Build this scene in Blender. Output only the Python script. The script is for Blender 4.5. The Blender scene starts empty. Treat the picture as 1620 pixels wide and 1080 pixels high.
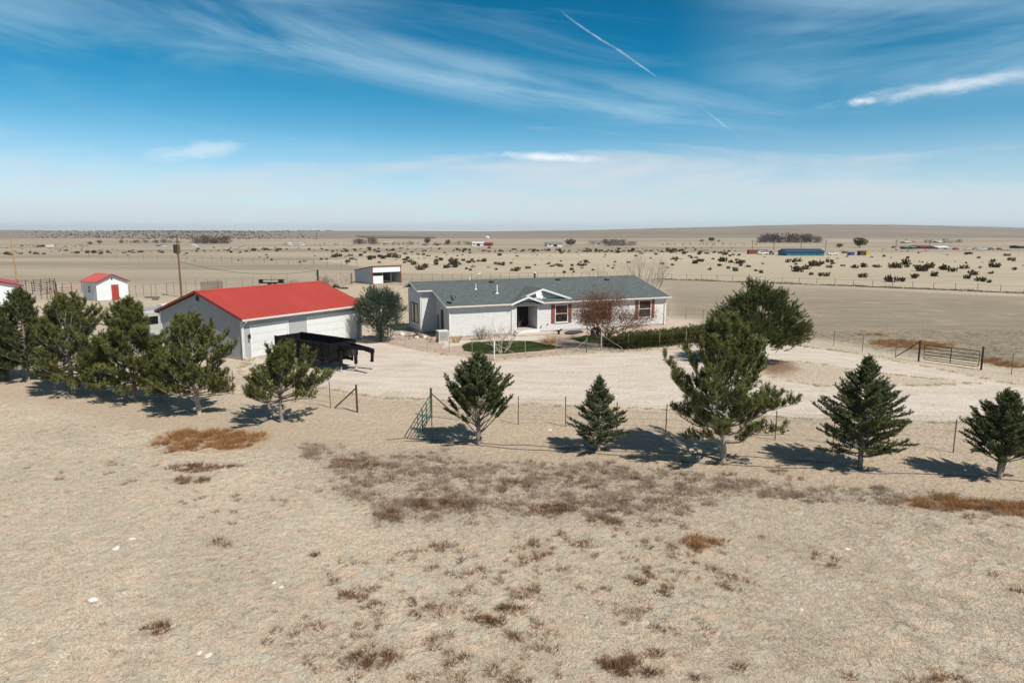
import bpy, math, random
import numpy as np
from mathutils import Vector, Matrix
C = bpy.context.scene.collection
rng = np.random.default_rng(11); random.seed(11)
R = math.radians
scene = bpy.context.scene
# ------------------------------------------------------------------ camera
CAM_H, FPX, HOR = 9.0, 1080.0, 367.0
PITCH = math.atan((540-HOR)/FPX)
cam = bpy.data.cameras.new("camera"); cam.lens = 24.0; cam.sensor_width = 36.0
cam.clip_end = 30000; cam.clip_start = 0.3
cam_o = bpy.data.objects.new("camera", cam); C.objects.link(cam_o)
cam_o.location = (0, 0, CAM_H); cam_o.rotation_euler = (R(90)-PITCH, 0, 0)
scene.camera = cam_o
# ------------------------------------------------------------------ sun and sky
SUN_AZ = np.array([.722, -.692]); SUN_EL = R(50)
sv = Vector((SUN_AZ[0]*math.cos(SUN_EL), SUN_AZ[1]*math.cos(SUN_EL), math.sin(SUN_EL)))
sun = bpy.data.lights.new("sun", 'SUN'); sun.energy = 5.0; sun.angle = R(.53); sun.color = (1, .93, .835)
sun_o = bpy.data.objects.new("sun", sun); C.objects.link(sun_o)
sun_o.rotation_euler = sv.to_track_quat('Z', 'Y').to_euler(); sun_o.location = (40, -40, 60)

class NT:
    """small node-tree helper"""
    def __init__(s, tree): s.t = tree; s.n = tree.nodes; s.l = tree.links
    def new(s, typ, **kw):
        n = s.n.new(typ)
        for k, v in kw.items(): setattr(n, k, v)
        return n
    def put(s, sock, v):
        if hasattr(v, 'is_output'): s.l.new(v, sock)
        else:
            if isinstance(v, tuple) and len(v) == 3 and sock.type == 'RGBA': v = v+(1,)
            sock.default_value = v
    def m(s, op, a, b=0.0, c=None, clamp=False):
        n = s.new('ShaderNodeMath', operation=op, use_clamp=clamp)
        s.put(n.inputs[0], a); s.put(n.inputs[1], b)
        if c is not None: s.put(n.inputs[2], c)
        return n.outputs[0]
    def mix(s, a, b, f, mode='MIX'):
        n = s.new('ShaderNodeMix', data_type='RGBA', blend_type=mode)
        s.put(n.inputs[0], f); s.put(n.inputs[6], a); s.put(n.inputs[7], b)
        return n.outputs[2]
    def step(s, v, lo, hi, a=0.0, b=1.0):
        n = s.new('ShaderNodeMapRange', interpolation_type='SMOOTHSTEP')
        s.put(n.inputs[0], v)
        for i, x in enumerate((lo, hi, a, b)): s.put(n.inputs[i+1], x)
        return n.outputs[0]
    def vec(s, x, y, z=0.0):
        n = s.new('ShaderNodeCombineXYZ')
        s.put(n.inputs[0], x); s.put(n.inputs[1], y); s.put(n.inputs[2], z); return n.outputs[0]
    def noise(s, scale, detail=4, rough=.55, vec=None, dist=0.0, color=False):
        n = s.new('ShaderNodeTexNoise'); n.inputs['Scale'].default_value = scale
        n.inputs['Detail'].default_value = detail; n.inputs['Roughness'].default_value = rough
        n.inputs['Distortion'].default_value = dist
        if vec is not None: s.l.new(vec, n.inputs['Vector'])
        return n.outputs[1 if color else 0]
    def attr(s, name, typ='GEOMETRY'):
        n = s.new('ShaderNodeAttribute', attribute_name=name, attribute_type=typ); return n.outputs['Fac']
    def pos(s): return s.new('ShaderNodeNewGeometry').outputs['Position']
    def obj(s): return s.new('ShaderNodeTexCoord').outputs['Object']
    def scalev(s, v, sc):
        n = s.new('ShaderNodeMapping'); s.l.new(v, n.inputs[0]); n.inputs['Scale'].default_value = sc; return n.outputs[0]

world = bpy.data.worlds.new("World"); scene.world = world; world.use_nodes = True
w = NT(world.node_tree); w.n.clear()
sky = w.new('ShaderNodeTexSky', sky_type='NISHITA'); sky.sun_disc = False
sky.sun_elevation = SUN_EL; sky.sun_rotation = math.atan2(SUN_AZ[0], SUN_AZ[1])
sky.altitude = 1700; sky.air_density = 1.0; sky.dust_density = 0.4; sky.ozone_density = 2.0
tc = w.new('ShaderNodeTexCoord').outputs['Generated']
sep = w.new('ShaderNodeSeparateXYZ'); w.l.new(tc, sep.inputs[0])
az = w.m('ARCTAN2', sep.outputs[0], sep.outputs[1]); el = w.m('ARCSINE', sep.outputs[2])
# deepen the clear blue; overhead sky regraded for dimmer, more neutral fill light
sc_ = w.new('ShaderNodeSeparateColor'); w.l.new(sky.outputs[0], sc_.inputs[0])
cc = w.new('ShaderNodeCombineColor')
dep = w.step(el, .02, .31)
ovh = w.step(el, .36, .95)  # overhead part, above the view, shaped for its fill light
w.l.new(w.m('MULTIPLY', sc_.outputs[0], w.m('ADD', w.m('MULTIPLY_ADD', w.step(el, .04, .245), -.735, .745), w.m('MULTIPLY', ovh, .52))), cc.inputs[0])
w.l.new(w.m('MULTIPLY', sc_.outputs[1], w.m('ADD', w.m('MULTIPLY_ADD', dep, -.46, 1.05), w.m('MULTIPLY', ovh, -.14))), cc.inputs[1])
w.l.new(w.m('MULTIPLY', sc_.outputs[2], w.m('ADD', w.m('MULTIPLY_ADD', dep, -.34, 1.09), w.m('MULTIPLY', ovh, -.40))), cc.inputs[2])
blue = cc.outputs[0]
# streaked cirrus: coordinates turned so that the streaks fall gently to the right
def rotc(deg, sa, se, off=0.0):
    c, s_ = math.cos(R(deg)), math.sin(R(deg))
    u = w.m('ADD', w.m('MULTIPLY', az, c), w.m('MULTIPLY', el, -s_))
    v = w.m('ADD', w.m('MULTIPLY', az, s_), w.m('MULTIPLY', el, c))
    return w.vec(w.m('MULTIPLY', u, sa), w.m('MULTIPLY', v, se), off), u, v
P1, u1, v1 = rotc(9, 2.6, 15, 5.7)
P2, u2, v2 = rotc(4, 1.6, 9, 7.1)
P3, u3, v3 = rotc(-6, 2.2, 14, 4.4)
n1 = w.noise(1.0, 8, .60, P1, 1.0); n2 = w.noise(1.0, 5, .55, P2, .7); n3 = w.noise(1.0, 7, .6, P3, 1.0)
def band(v, centre, half):
    return w.step(w.m('ABSOLUTE', w.m('SUBTRACT', v, centre)), 0.0, half, 1.0, 0.0)
streak = w.m('MULTIPLY', w.m('MAXIMUM', band(v1, .188, .034), w.m('MULTIPLY', band(v1, .213, .03), .8)), w.step(az, -.66, -.3))
streak = w.m('MULTIPLY', streak, w.step(az, .50, .15))
c1 = w.m('MULTIPLY', streak, w.step(n1, .30, .72))
upr = w.m('MULTIPLY', w.step(az, .20, .42), w.step(el, .13, .20))
c2 = w.m('MULTIPLY', upr, w.step(w.m('MULTIPLY', w.m('ADD', n3, n2), .5), .33, .70))
upl = w.m('MULTIPLY', w.step(az, -.05, -.35), w.step(el, .17, .24))
c3 = w.m('MULTIPLY', upl, w.step(w.m('MULTIPLY', w.m('ADD', n1, n2), .5), .40, .66))
# thin wisps over the middle
c4 = w.m('MULTIPLY', w.step(n1, .52, .82), w.step(el, .03, .12))
high = w.m('MAXIMUM', w.m('MULTIPLY', c1, .56), w.m('MAXIMUM', w.m('MULTIPLY', c2, .50), w.m('MAXIMUM', w.m('MULTIPLY', c3, .42), w.m('MULTIPLY', c4, .18))))
# veil of cirrostratus above the horizon with a ragged upper edge
P4, _, _ = rotc(2, 2.0, 12, 9.0)
n4 = w.noise(1.0, 8, .6, P4, .9)
n5 = w.noise(1.0, 6, .6, rotc(-3, 5.0, 34, 3.3)[0], .5)
edge = w.m('ADD', el, w.m('MULTIPLY_ADD', n4, -.24, .118))
edge = w.m('ADD', edge, w.m('MULTIPLY', band(az, -.12, .35), .018))
veil = w.m('MULTIPLY', w.m('MULTIPLY', w.step(edge, .130, .040), .86), w.step(n5, .25, .62, .62, 1.0))
low = w.m('MULTIPLY', w.step(el, .15, .0), .58)
veil = w.m('MAXIMUM', veil, low)
def ell(a0, e0, ra, re, tilt, ns, nsc, k):
    c, s_ = math.cos(tilt), math.sin(tilt)
    da = w.m('SUBTRACT', az, a0); de = w.m('SUBTRACT', el, e0)
    x = w.m('DIVIDE', w.m('ADD', w.m('MULTIPLY', da, c), w.m('MULTIPLY', de, s_)), ra)
    y = w.m('DIVIDE', w.m('ADD', w.m('MULTIPLY', da, -s_), w.m('MULTIPLY', de, c)), re)
    d = w.m('SQRT', w.m('ADD', w.m('MULTIPLY', x, x), w.m('MULTIPLY', y, y)))
    nn = w.noise(nsc, 7, .62, w.vec(w.m('MULTIPLY', az, 1.0), w.m('MULTIPLY', el, 2.4), ns), .4)
    return w.step(w.m('ADD', d, w.m('MULTIPLY_ADD', nn, 1.7, -.80)), 1.1, k)
cum = w.m('MULTIPLY', ell(.555, .1695, .14, .0120, .07, 1.0, 30, -.15), .66)
cum = w.m('MAXIMUM', cum, w.m('MULTIPLY', ell(.455, .1625, .022, .0072, .0, 3.0, 30, .0), .85))
cum = w.m('MAXIMUM', cum, w.m('MULTIPLY', ell(.055, .1045, .098, .0078, -.045, 5.0, 22, .1), 1.0))
cum = w.m('MAXIMUM', cum, w.m('MULTIPLY', ell(-.42, .104, .075, .013, .16, 8.0, 18, .2), .42))
# two straight vapour trails
def trail(a0, e0, a1, e1, wd, amp, seed):
    dx, dy = a1-a0, e1-e0; L = math.hypot(dx, dy); dx /= L; dy /= L
    da = w.m('SUBTRACT', az, a0); de = w.m('SUBTRACT', el, e0)
    t = w.m('ADD', w.m('MULTIPLY', da, dx), w.m('MULTIPLY', de, dy))
    q = w.m('ADD', w.m('MULTIPLY', da, -dy), w.m('MULTIPLY', de, dx))
    nn = w.noise(40, 5, .6, w.vec(az, el, seed))
    bow = w.m('MULTIPLY', w.m('SUBTRACT', w.noise(9, 2, .5, w.vec(az, el, seed+2)), .5), .012)
    q = w.m('ABSOLUTE', w.m('ADD', q, bow))
    f = w.step(q, w.m('MULTIPLY_ADD', nn, wd, wd*.4), 0.0)
    f = w.m('MULTIPLY', f, w.m('MULTIPLY', w.step(t, 0, .02), w.step(t, L, L-.02)))
    return w.m('MULTIPLY', f, w.m('MULTIPLY', w.step(nn, .25, .7), amp))
tr = w.m('MAXIMUM', trail(.066, .293, .204, .202, .0022, .44, 2.0), trail(.25, .169, .322, .119, .0022, .26, 6.0))
high = w.m('MULTIPLY', high, w.step(el, .32, .62, 1.0, .35))  # cirrus thinned above the view to cut its fill light
blue = w.mix(blue, (4.7, 6.7, 8.1), high)
blue = w.mix(blue, (6.5, 6.95, 7.5), veil)
blue = w.mix(blue, (8.2, 8.7, 9.2), w.m('MAXIMUM', cum, tr))
bg = w.new('ShaderNodeBackground'); w.l.new(blue, bg.inputs[0]); bg.inputs[1].default_value = 0.094
wo = w.new('ShaderNodeOutputWorld'); w.l.new(bg.outputs[0], wo.inputs[0])
scene.view_settings.view_transform = 'Standard'; scene.view_settings.look = 'None'
scene.view_settings.exposure = 0.22; scene.view_settings.gamma = 1.0
scene.cycles.max_bounces = 6; scene.cycles.transparent_max_bounces = 8

# ------------------------------------------------------------------ helpers
def at(px, py, z=0.0):
    """ground point seen at a pixel of the 1620 x 1080 photograph"""
    dx = (px-810)/FPX; dy = (540-py)/FPX
    r = (dx, math.cos(PITCH)+dy*math.sin(PITCH), -math.sin(PITCH)+dy*math.cos(PITCH))
    t = (z-CAM_H)/r[2]
    return (r[0]*t, r[1]*t, z)
def at2(px, py): return at(px, py)[:2]

def _hash(ix, iy, seed):
    h = (ix.astype(np.int64)*374761393 + iy.astype(np.int64)*668265263 + seed*974711) & 0x7fffffff
    h = ((h ^ (h >> 13))*1274126177) & 0x7fffffff
    return ((h ^ (h >> 16)) & 0xffff)/65535.0
def vnoise(x, y, seed=0):
    ix = np.floor(x); iy = np.floor(y); fx = x-ix; fy = y-iy
    fx = fx*fx*(3-2*fx); fy = fy*fy*(3-2*fy)
    a = _hash(ix, iy, seed); b = _hash(ix+1, iy, seed); c = _hash(ix, iy+1, seed); d = _hash(ix+1, iy+1, seed)
    return (a*(1-fx)+b*fx)*(1-fy)+(c*(1-fx)+d*fx)*fy
def fbm(x, y, seed=0, o=4):
    s = 0; a = .5; t = 0
    for k in range(o): s = s+a*vnoise(x*2**k, y*2**k, seed+k*17); t += a; a *= .5
    return s/t
def sstep(x, lo, hi):
    t = np.clip((x-lo)/(hi-lo), 0, 1); return t*t*(3-2*t)

def tag(o, label=None, cat=None, group=None, kind=None):
    if label: o['label'] = label
    if cat: o['category'] = cat
    if group: o['group'] = group
    if kind: o['kind'] = kind
    return o
def empty(name, loc, rz=0.0):
    o = bpy.data.objects.new(name, None); C.objects.link(o); o.location = loc; o.rotation_euler = (0, 0, rz)
    o.empty_display_size = .3; return o
def thing(name, label, cat, loc, rz=0.0, group=None): return tag(empty(name, loc, rz), label, cat, group)

class MB:
    def __init__(s): s.v = []; s.f = []
    def poly(s, pts):
        i = len(s.v); s.v += [tuple(p) for p in pts]; s.f.append(tuple(range(i, i+len(pts)))); return s
    def hexa(s, p):
        i = len(s.v); s.v += [tuple(q) for q in p]
        for q in ((0, 3, 2, 1), (4, 5, 6, 7), (0, 1, 5, 4), (1, 2, 6, 5), (2, 3, 7, 6), (3, 0, 4, 7)): s.f.append(tuple(i+k for k in q))
        return s
    def box(s, x0, x1, y0, y1, z0, z1):
        return s.hexa([(x0, y0, z0), (x1, y0, z0), (x1, y1, z0), (x0, y1, z0), (x0, y0, z1), (x1, y0, z1), (x1, y1, z1), (x0, y1, z1)])
    def bar(s, a, b, r, r2=None, n=6):
        return s.tube([a, b], [r, r if r2 is None else r2], n)
    def tube(s, pts, rad, n=6, cap=True):
        pts = [np.array(p, float) for p in pts]
        if not isinstance(rad, (list, tuple, np.ndarray)): rad = [rad]*len(pts)
        i = len(s.v); up = np.array([0, 0, 1.])
        d0 = pts[-1]-pts[0]
        if abs(d0[2]) > .9*np.linalg.norm(d0): up = np.array([1., 0, 0])
        for k, p in enumerate(pts):
            d = pts[min(k+1, len(pts)-1)]-pts[max(k-1, 0)]; d = d/(np.linalg.norm(d)+1e-9)
            a = np.cross(d, up); a /= (np.linalg.norm(a)+1e-9); b = np.cross(d, a)
            for j in range(n):
                t = 2*math.pi*j/n; s.v.append(tuple(p+rad[k]*(math.cos(t)*a+math.sin(t)*b)))
        for k in range(len(pts)-1):
            for j in range(n):
                s.f.append((i+k*n+j, i+k*n+(j+1) % n, i+(k+1)*n+(j+1) % n, i+(k+1)*n+j))
        if cap:
            s.f.append(tuple(i+j for j in range(n))[::-1]); s.f.append(tuple(i+(len(pts)-1)*n+j for j in range(n)))
        return s
    def prism(s, poly, d):
        """extrude a polygon (3-D points) by vector d"""
        n = len(poly); i = len(s.v)
        s.v += [tuple(p) for p in poly]+[tuple(np.array(p)+np.array(d)) for p in poly]
        s.f.append(tuple(i+k for k in range(n))[::-1]); s.f.append(tuple(i+n+k for k in range(n)))
        for k in range(n): s.f.append((i+k, i+(k+1) % n, i+n+(k+1) % n, i+n+k))
        return s
    def disc(s, c, ax, r, th, n=14):
        c = np.array(c, float); ax = np.array(ax, float); ax /= np.linalg.norm(ax)
        return s.tube([c-ax*th/2, c+ax*th/2], r, n)
    def mesh(s, name, mat, smooth=False, bevel=None):
        me = bpy.data.meshes.new(name); me.from_pydata(s.v, [], s.f); me.validate()
        import bmesh
        bm = bmesh.new(); bm.from_mesh(me); bmesh.ops.recalc_face_normals(bm, faces=bm.faces)
        if bevel: bmesh.ops.bevel(bm, geom=list(bm.edges), offset=bevel, segments=1, affect='EDGES')
        bm.to_mesh(me); bm.free()
        if smooth: me.polygons.foreach_set('use_smooth', [True]*len(me.polygons))
        me.materials.append(mat); return me
    def build(s, name, mat, parent=None, loc=None, smooth=False, label=None, kind=None, bevel=None):
        o = bpy.data.objects.new(name, s.mesh(name, mat, smooth, bevel)); C.objects.link(o)
        if parent: o.parent = parent
        if loc is not None: o.location = loc
        if label: o['label'] = label
        if kind: o['kind'] = kind
        return o
def inst(name, me, parent=None, loc=(0, 0, 0), rot=(0, 0, 0), sc=None):
    o = bpy.data.objects.new(name, me); C.objects.link(o); o.location = loc; o.rotation_euler = rot
    if parent: o.parent = parent
    if sc is not None: o.scale = sc
    return o
def tri_mesh(name, T, mat, tint=None):
    n = len(T); me = bpy.data.meshes.new(name)
    me.vertices.add(3*n); me.vertices.foreach_set('co', np.ascontiguousarray(T, dtype=np.float32).ravel())
    me.loops.add(3*n); me.loops.foreach_set('vertex_index', np.arange(3*n, dtype=np.int32))
    me.polygons.add(n); me.polygons.foreach_set('loop_start', np.arange(0, 3*n, 3, dtype=np.int32))
    if tint is not None:
        a = me.attributes.new('tint', 'FLOAT', 'FACE'); a.data.foreach_set('value', np.asarray(tint, dtype=np.float32))
    me.update(calc_edges=True); me.materials.append(mat); return me
def tri_obj(name, T, mat, parent=None, tint=None, kind=None):
    o = bpy.data.objects.new(name, tri_mesh(name, T, mat, tint)); C.objects.link(o)
    if parent: o.parent = parent
    if kind: o['kind'] = kind
    return o

def material(name, col, rough=.7, var=.12, scale=3.0, metallic=0.0, bump=0.0, bscale=30.0, col2=None, spec=.4, det=5, tint=0.0, stretch=None):
    """plain procedural surface: base colour broken up by noise, optional bump, optional per-face tint"""
    m = bpy.data.materials.new(name); m.use_nodes = True; t = NT(m.node_tree)
    b = t.n['Principled BSDF']; b.inputs['Roughness'].default_value = rough; b.inputs['Metallic'].default_value = metallic
    b.inputs['Specular IOR Level'].default_value = spec
    p = t.obj()
    if stretch: p = t.scalev(p, stretch)
    n = t.noise(scale, det, .6, p)
    lo = tuple(c*(1-var) for c in col); hi = tuple(min(1, c*(1+var)) for c in (col2 or col))
    c = t.mix(lo, hi, t.step(n, .3, .7))
    if tint:
        a = t.attr('tint'); c = t.mix(c, t.mix((0, 0, 0), c, 1+tint) if False else c, 0.0)
        k = t.m('MULTIPLY_ADD', a, 2*tint, 1-tint)
        c = t.mix(c, t.vec(k, k, k), 1.0, 'MULTIPLY')
    t.put(b.inputs['Base Color'], c)
    if bump:
        bn = t.new('ShaderNodeBump'); bn.inputs['Strength'].default_value = 1.0; bn.inputs['Distance'].default_value = bump
        t.l.new(t.noise(bscale, 4, .6, p), bn.inputs['Height']); t.l.new(bn.outputs[0], b.inputs['Normal'])
    return m

# ------------------------------------------------------------------ ground regions (world metres)
def W_(pts): return np.array([at2(*p) for p in pts])
def poly_sd(x, y, P):
    """signed distance to polygon, positive inside"""
    d = np.full(x.shape, 1e9); ins = np.zeros(x.shape, bool); n = len(P)
    for i in range(n):
        a = P[i]; b = P[(i+1) % n]; e = b-a
        t = np.clip(((x-a[0])*e[0]+(y-a[1])*e[1])/(e@e+1e-9), 0, 1)
        d = np.minimum(d, np.hypot(x-a[0]-t*e[0], y-a[1]-t*e[1]))
        c = ((a[1] > y) != (b[1] > y)) & (x < (b[0]-a[0])*(y-a[1])/(b[1]-a[1]+1e-12)+a[0]); ins ^= c
    return np.where(ins, d, -d)
def line_d(x, y, P):
    d = np.full(x.shape, 1e9)
    for a, b in zip(P[:-1], P[1:]):
        e = b-a; t = np.clip(((x-a[0])*e[0]+(y-a[1])*e[1])/(e@e+1e-9), 0, 1)
        d = np.minimum(d, np.hypot(x-a[0]-t*e[0], y-a[1]-t*e[1]))
    return d
STRIP = W_([(-250, 570), (0, 607), (120, 628), (250, 650), (330, 668), (450, 682), (600, 693), (757, 708), (945, 718), (1145, 733), (1360, 747), (1620, 768), (1900, 790)])
SAND = W_([(380, 602), (520, 612), (600, 628), (720, 633), (900, 640), (1040, 643), (1230, 660), (1420, 665), (1620, 668), (1900, 690), (1900, 785), (1620, 762), (1360, 742), (1145, 727), (945, 713), (757, 703), (600, 690), (480, 665)])
WEED = W_([(480, 700), (640, 715), (760, 722), (1000, 738), (1150, 757), (1400, 772), (1700, 795), (1700, 832), (1400, 803), (1150, 790), (1000, 838), (860, 826), (620, 828), (540, 770)])
DRIVE = W_([(385, 585), (400, 571), (480, 556), (565, 542), (600, 541), (690, 560), (782, 572), (860, 566), (950, 558), (1000, 556), (1130, 549), (1240, 546), (1320, 556), (1455, 580), (1620, 612), (1900, 668), (2100, 730),
            (1620, 668), (1420, 665), (1230, 660), (1040, 643), (900, 640), (720, 633), (600, 628), (520, 612), (430, 600)])
ISLAND = W_([(1185, 578), (1230, 568), (1300, 575), (1400, 590), (1560, 607), (1480, 612), (1400, 612), (1300, 612), (1220, 600)])
MOUND = W_([(1200, 582), (1225, 570), (1258, 573), (1268, 585), (1240, 594), (1210, 592)])
FIELD = W_([(1040, 446), (1350, 457), (1620, 469), (2200, 490), (2400, 640), (1620, 580), (1455, 562), (1300, 537), (1100, 505), (1060, 500)])
PALE = W_([(640, 432), (1040, 441), (1350, 452), (1620, 464), (2200, 484), (2400, 400), (1620, 400), (1300, 400), (1040, 400), (640, 404), (500, 412)])
YARD = W_([(585, 540), (640, 554), (700, 561), (782, 569), (860, 560), (950, 552), (1020, 545), (1060, 512), (960, 520), (700, 528), (640, 505), (610, 510)])
TRACK = W_([(150, 485), (230, 476), (300, 470), (480, 456), (560, 450), (650, 452), (660, 470), (620, 500), (560, 490), (500, 472), (380, 480), (210, 495)])
LAWN = W_([(732, 547), (745, 541.5), (790, 540), (835, 540), (868, 545), (889, 550.5), (850, 555), (800, 559.5), (762, 560), (735, 555)])
LAWN2 = W_([(902, 536), (930, 531), (962, 532), (985, 540), (975, 546), (945, 543), (920, 541)])
RUTS = [W_(q) for q in ([(470, 592), (600, 592), (760, 602), (900, 607), (1040, 614), (1230, 627), (1420, 638), (1620, 648), (1900, 668)], [(640, 563), (760, 585), (900, 577), (1050, 566), (1180, 560), (1300, 563), (1455, 592), (1620, 622)], [(400, 597), (500, 585), (575, 558)], [(520, 603), (640, 612), (800, 616), (950, 620), (1150, 640), (1400, 652), (1620, 660)])]
def patch(px, py, rx, ry):
    X, Y, _ = at(px, py); return X, Y, rx*Y/1080, ry*Y*Y/9720
RUST = [patch(*q) for q in ((330, 697, 105, 26), (290, 690, 60, 14), (395, 692, 40, 10), (1500, 797, 110, 16), (1600, 805, 60, 16), (1110, 858, 48, 12), (1440, 545, 75, 10), (1475, 524, 62, 5), (1375, 528, 45, 5), (1585, 575, 35, 10))]
MAROON = [patch(*q) for q in ((690, 800, 110, 12), (620, 815, 40, 12), (870, 805, 70, 12), (950, 828, 40, 8), (560, 735, 60, 12), (490, 880, 22, 8), (250, 1000, 26, 16), (230, 998, 12, 10), (590, 1045, 60, 22), (980, 1050, 45, 22), (550, 945, 20, 6),
                                  (810, 965, 40, 12), (680, 945, 14, 5), (770, 985, 40, 14), (700, 1010, 40, 10), (890, 915, 12, 10), (320, 740, 70, 10), (300, 760, 40, 8), (350, 862, 30, 8), (860, 875, 20, 5), (1540, 800, 60, 10), (1010, 1065, 60, 12), (1120, 1072, 40, 9), (1340, 1075, 30, 6))]
def patches(x, y, L):
    a = np.zeros(x.shape)
    for X, Y, rx, ry in L: a = np.maximum(a, 1.0-np.sqrt(((x-X)/rx)**2+((y-Y)/ry)**2)*.62)
    return np.clip(a, 0, 1)
def attrs(x, y):
    wob = (fbm(x*.35, y*.35, 5)-.5)*2.2+(fbm(x*1.4, y*1.4, 9)-.5)*.9
    A = {}
    A['bare'] = sstep(2.4-line_d(x, y, STRIP)+wob*.8, -.6, 1.0)
    A['bare'] = np.maximum(A['bare'], .75*sstep(poly_sd(x, y, SAND)+wob*1.3, -.6, 1.2))
    A['weed'] = sstep(poly_sd(x, y, WEED)+wob*1.0, -.9, .9)
    A['rust'] = sstep(patches(x, y, RUST)+wob*.07, .30, .75)
    A['maroon'] = sstep(patches(x, y, MAROON)+wob*.07, .30, .75)
    dr = np.minimum(poly_sd(x, y, DRIVE), -poly_sd(x, y, ISLAND)*1.4)
    A['drive'] = sstep(dr+wob*.55, -.7, .7)
    A['field'] = sstep(poly_sd(x, y, FIELD)+wob*1.2, -2, 2)
    A['pale'] = sstep(poly_sd(x, y, PALE)+wob*.6, -1.2, 1.2)
    A['yard'] = sstep(poly_sd(x, y, YARD)+wob*.3, -.5, .5)
    A['track'] = sstep(poly_sd(x, y, TRACK)+wob*1.0, -1.5, 1.5)
    A['mound'] = sstep(poly_sd(x, y, MOUND)+wob*.6, -.7, .9)
    rt = np.zeros(x.shape)
    for Pth in RUTS:
        dd = np.abs(line_d(x, y, Pth)-.85+(fbm(x*.3, y*.3, 15, 2)-.5)*.5); rt = np.maximum(rt, np.exp(-(dd/.26)**2))
    A['rut'] = rt
    return A
def gz(x, y):
    k = 1-sstep(y, 27, 33)
    z = k*(.16*(fbm(x*.45, y*.45, 3, 3)-.5)+.05*(fbm(x*1.9, y*1.9, 4, 3)-.5))
    return z+.22*sstep(poly_sd(x, y, MOUND), -.5, 1.6)
def gz1(x, y): return float(gz(np.array([x]), np.array([y]))[0])

def graded(segs):
    out = []
    for a, b, n in segs: out += list(np.linspace(a, b, n, endpoint=False))
    out.append(segs[-1][1]); return np.array(out)
def grid_obj(name, xs, ys, zf, mat, names, keep=None):
    X, Y = np.meshgrid(xs, ys); x = X.ravel(); y = Y.ravel(); z = zf(x, y)
    nx, ny = len(xs), len(ys)
    i = np.arange(nx-1)[None, :]+nx*np.arange(ny-1)[:, None]
    F = np.stack([i, i+1, i+1+nx, i+nx], -1).reshape(-1, 4)
    A = attrs(x, y)
    if keep is not None:
        k = keep(x, y, A); F = F[k[F].any(1)]
        used = np.unique(F); remap = np.zeros(len(x), int); remap[used] = np.arange(len(used)); F = remap[F]
        x, y, z = x[used], y[used], z[used]; A = {q: v[used] for q, v in A.items()}
    me = bpy.data.meshes.new(name); n = len(F)
    me.vertices.add(len(x)); me.vertices.foreach_set('co', np.stack([x, y, z], 1).astype(np.float32).ravel())
    me.loops.add(4*n); me.loops.foreach_set('vertex_index', F.astype(np.int32).ravel())
    me.polygons.add(n); me.polygons.foreach_set('loop_start', np.arange(0, 4*n, 4, dtype=np.int32))
    for q in names:
        a = me.attributes.new(q, 'FLOAT', 'POINT'); a.data.foreach_set('value', A[q].astype(np.float32))
    me.update(calc_edges=True); me.polygons.foreach_set('use_smooth', [True]*n)
    me.materials.append(mat); o = bpy.data.objects.new(name, me); C.objects.link(o); o['kind'] = 'structure'; return o

def ground_colour(t, P):
    """dry short-grass prairie: soil, mats of sage-grey grass, weeds, far field bands"""
    nf = t.noise(9.0, 5, .65, P); nm = t.noise(1.7, 5, .6, P); nl = t.noise(.22, 5, .6, P); nk = t.noise(.035, 5, .6, P); nkk = t.noise(.006, 5, .6, t.scalev(P, (.45, 1, 1)))
    soil = t.mix((.63, .485, .365), (.55, .425, .32), t.step(nl, .35, .65))
    soil = t.mix(soil, (.68, .55, .42), t.step(nf, .55, .8))
    grass = t.mix((.46, .41, .325), (.56, .505, .40), nf)
    grass = t.mix(grass, (.43, .385, .30), t.step(nl, .55, .75))
    cov = t.m('ADD', t.m('MULTIPLY', nm, .7), t.m('MULTIPLY', nf, .3))
    g = t.mix(soil, grass, t.step(cov, .40, .56))
    g = t.mix(g, t.mix((.40, .345, .25), (.33, .285, .215), nk), t.step(nk, .35, .65, 0, .5))
    # rusty strip of bare earth below the trees
    earth = t.mix((.40, .31, .225), (.52, .42, .31), nm); earth = t.mix(earth, (.28, .20, .14), t.step(nf, .58, .75))
    g = t.mix(g, earth, t.m('MULTIPLY', t.attr('bare'), t.step(nm, .3, .6, .55, .9)))
    weed = t.mix((.32, .265, .21), (.46, .39, .31), t.step(nf, .38, .62))
    g = t.mix(g, weed, t.m('MULTIPLY', t.attr('weed'), t.step(nm, .25, .55, .35, .95)))
    g = t.mix(g, t.mix((.30, .17, .085), (.42, .27, .15), nf), t.m('MULTIPLY', t.attr('rust'), t.step(nm, .34, .55, .1, .9)))
    g = t.mix(g, t.mix((.20, .13, .09), (.36, .28, .21), nf), t.m('MULTIPLY', t.attr('maroon'), t.step(nm, .36, .56, .0, .75)))
    sx = t.noise(.5, 5, .6, t.scalev(P, (.16, .8, 1)))
    fld = t.mix((.285, .235, .175), (.225, .19, .145), t.step(sx, .35, .65)); fld = t.mix(fld, (.37, .31, .225), t.step(nm, .55, .75))
    fld = t.mix(fld, (.40, .335, .235), t.step(nl, .52, .70, 0, .75)); fld = t.mix(fld, (.20, .165, .125), t.step(t.noise(3.0, 6, .7, t.scalev(P, (.35, 1, 1))), .55, .72, 0, .75))
    g = t.mix(g, fld, t.m('MULTIPLY', t.attr('field'), .92))
    pal = t.mix((.52, .445, .325), (.41, .35, .255), t.step(sx, .4, .7)); pal = t.mix(pal, (.50, .42, .31), t.step(nl, .5, .75, 0, .8))
    g = t.mix(g, pal, t.m('MULTIPLY', t.attr('pale'), .95))
    return g, nf, nm, nl, nkk
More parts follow.
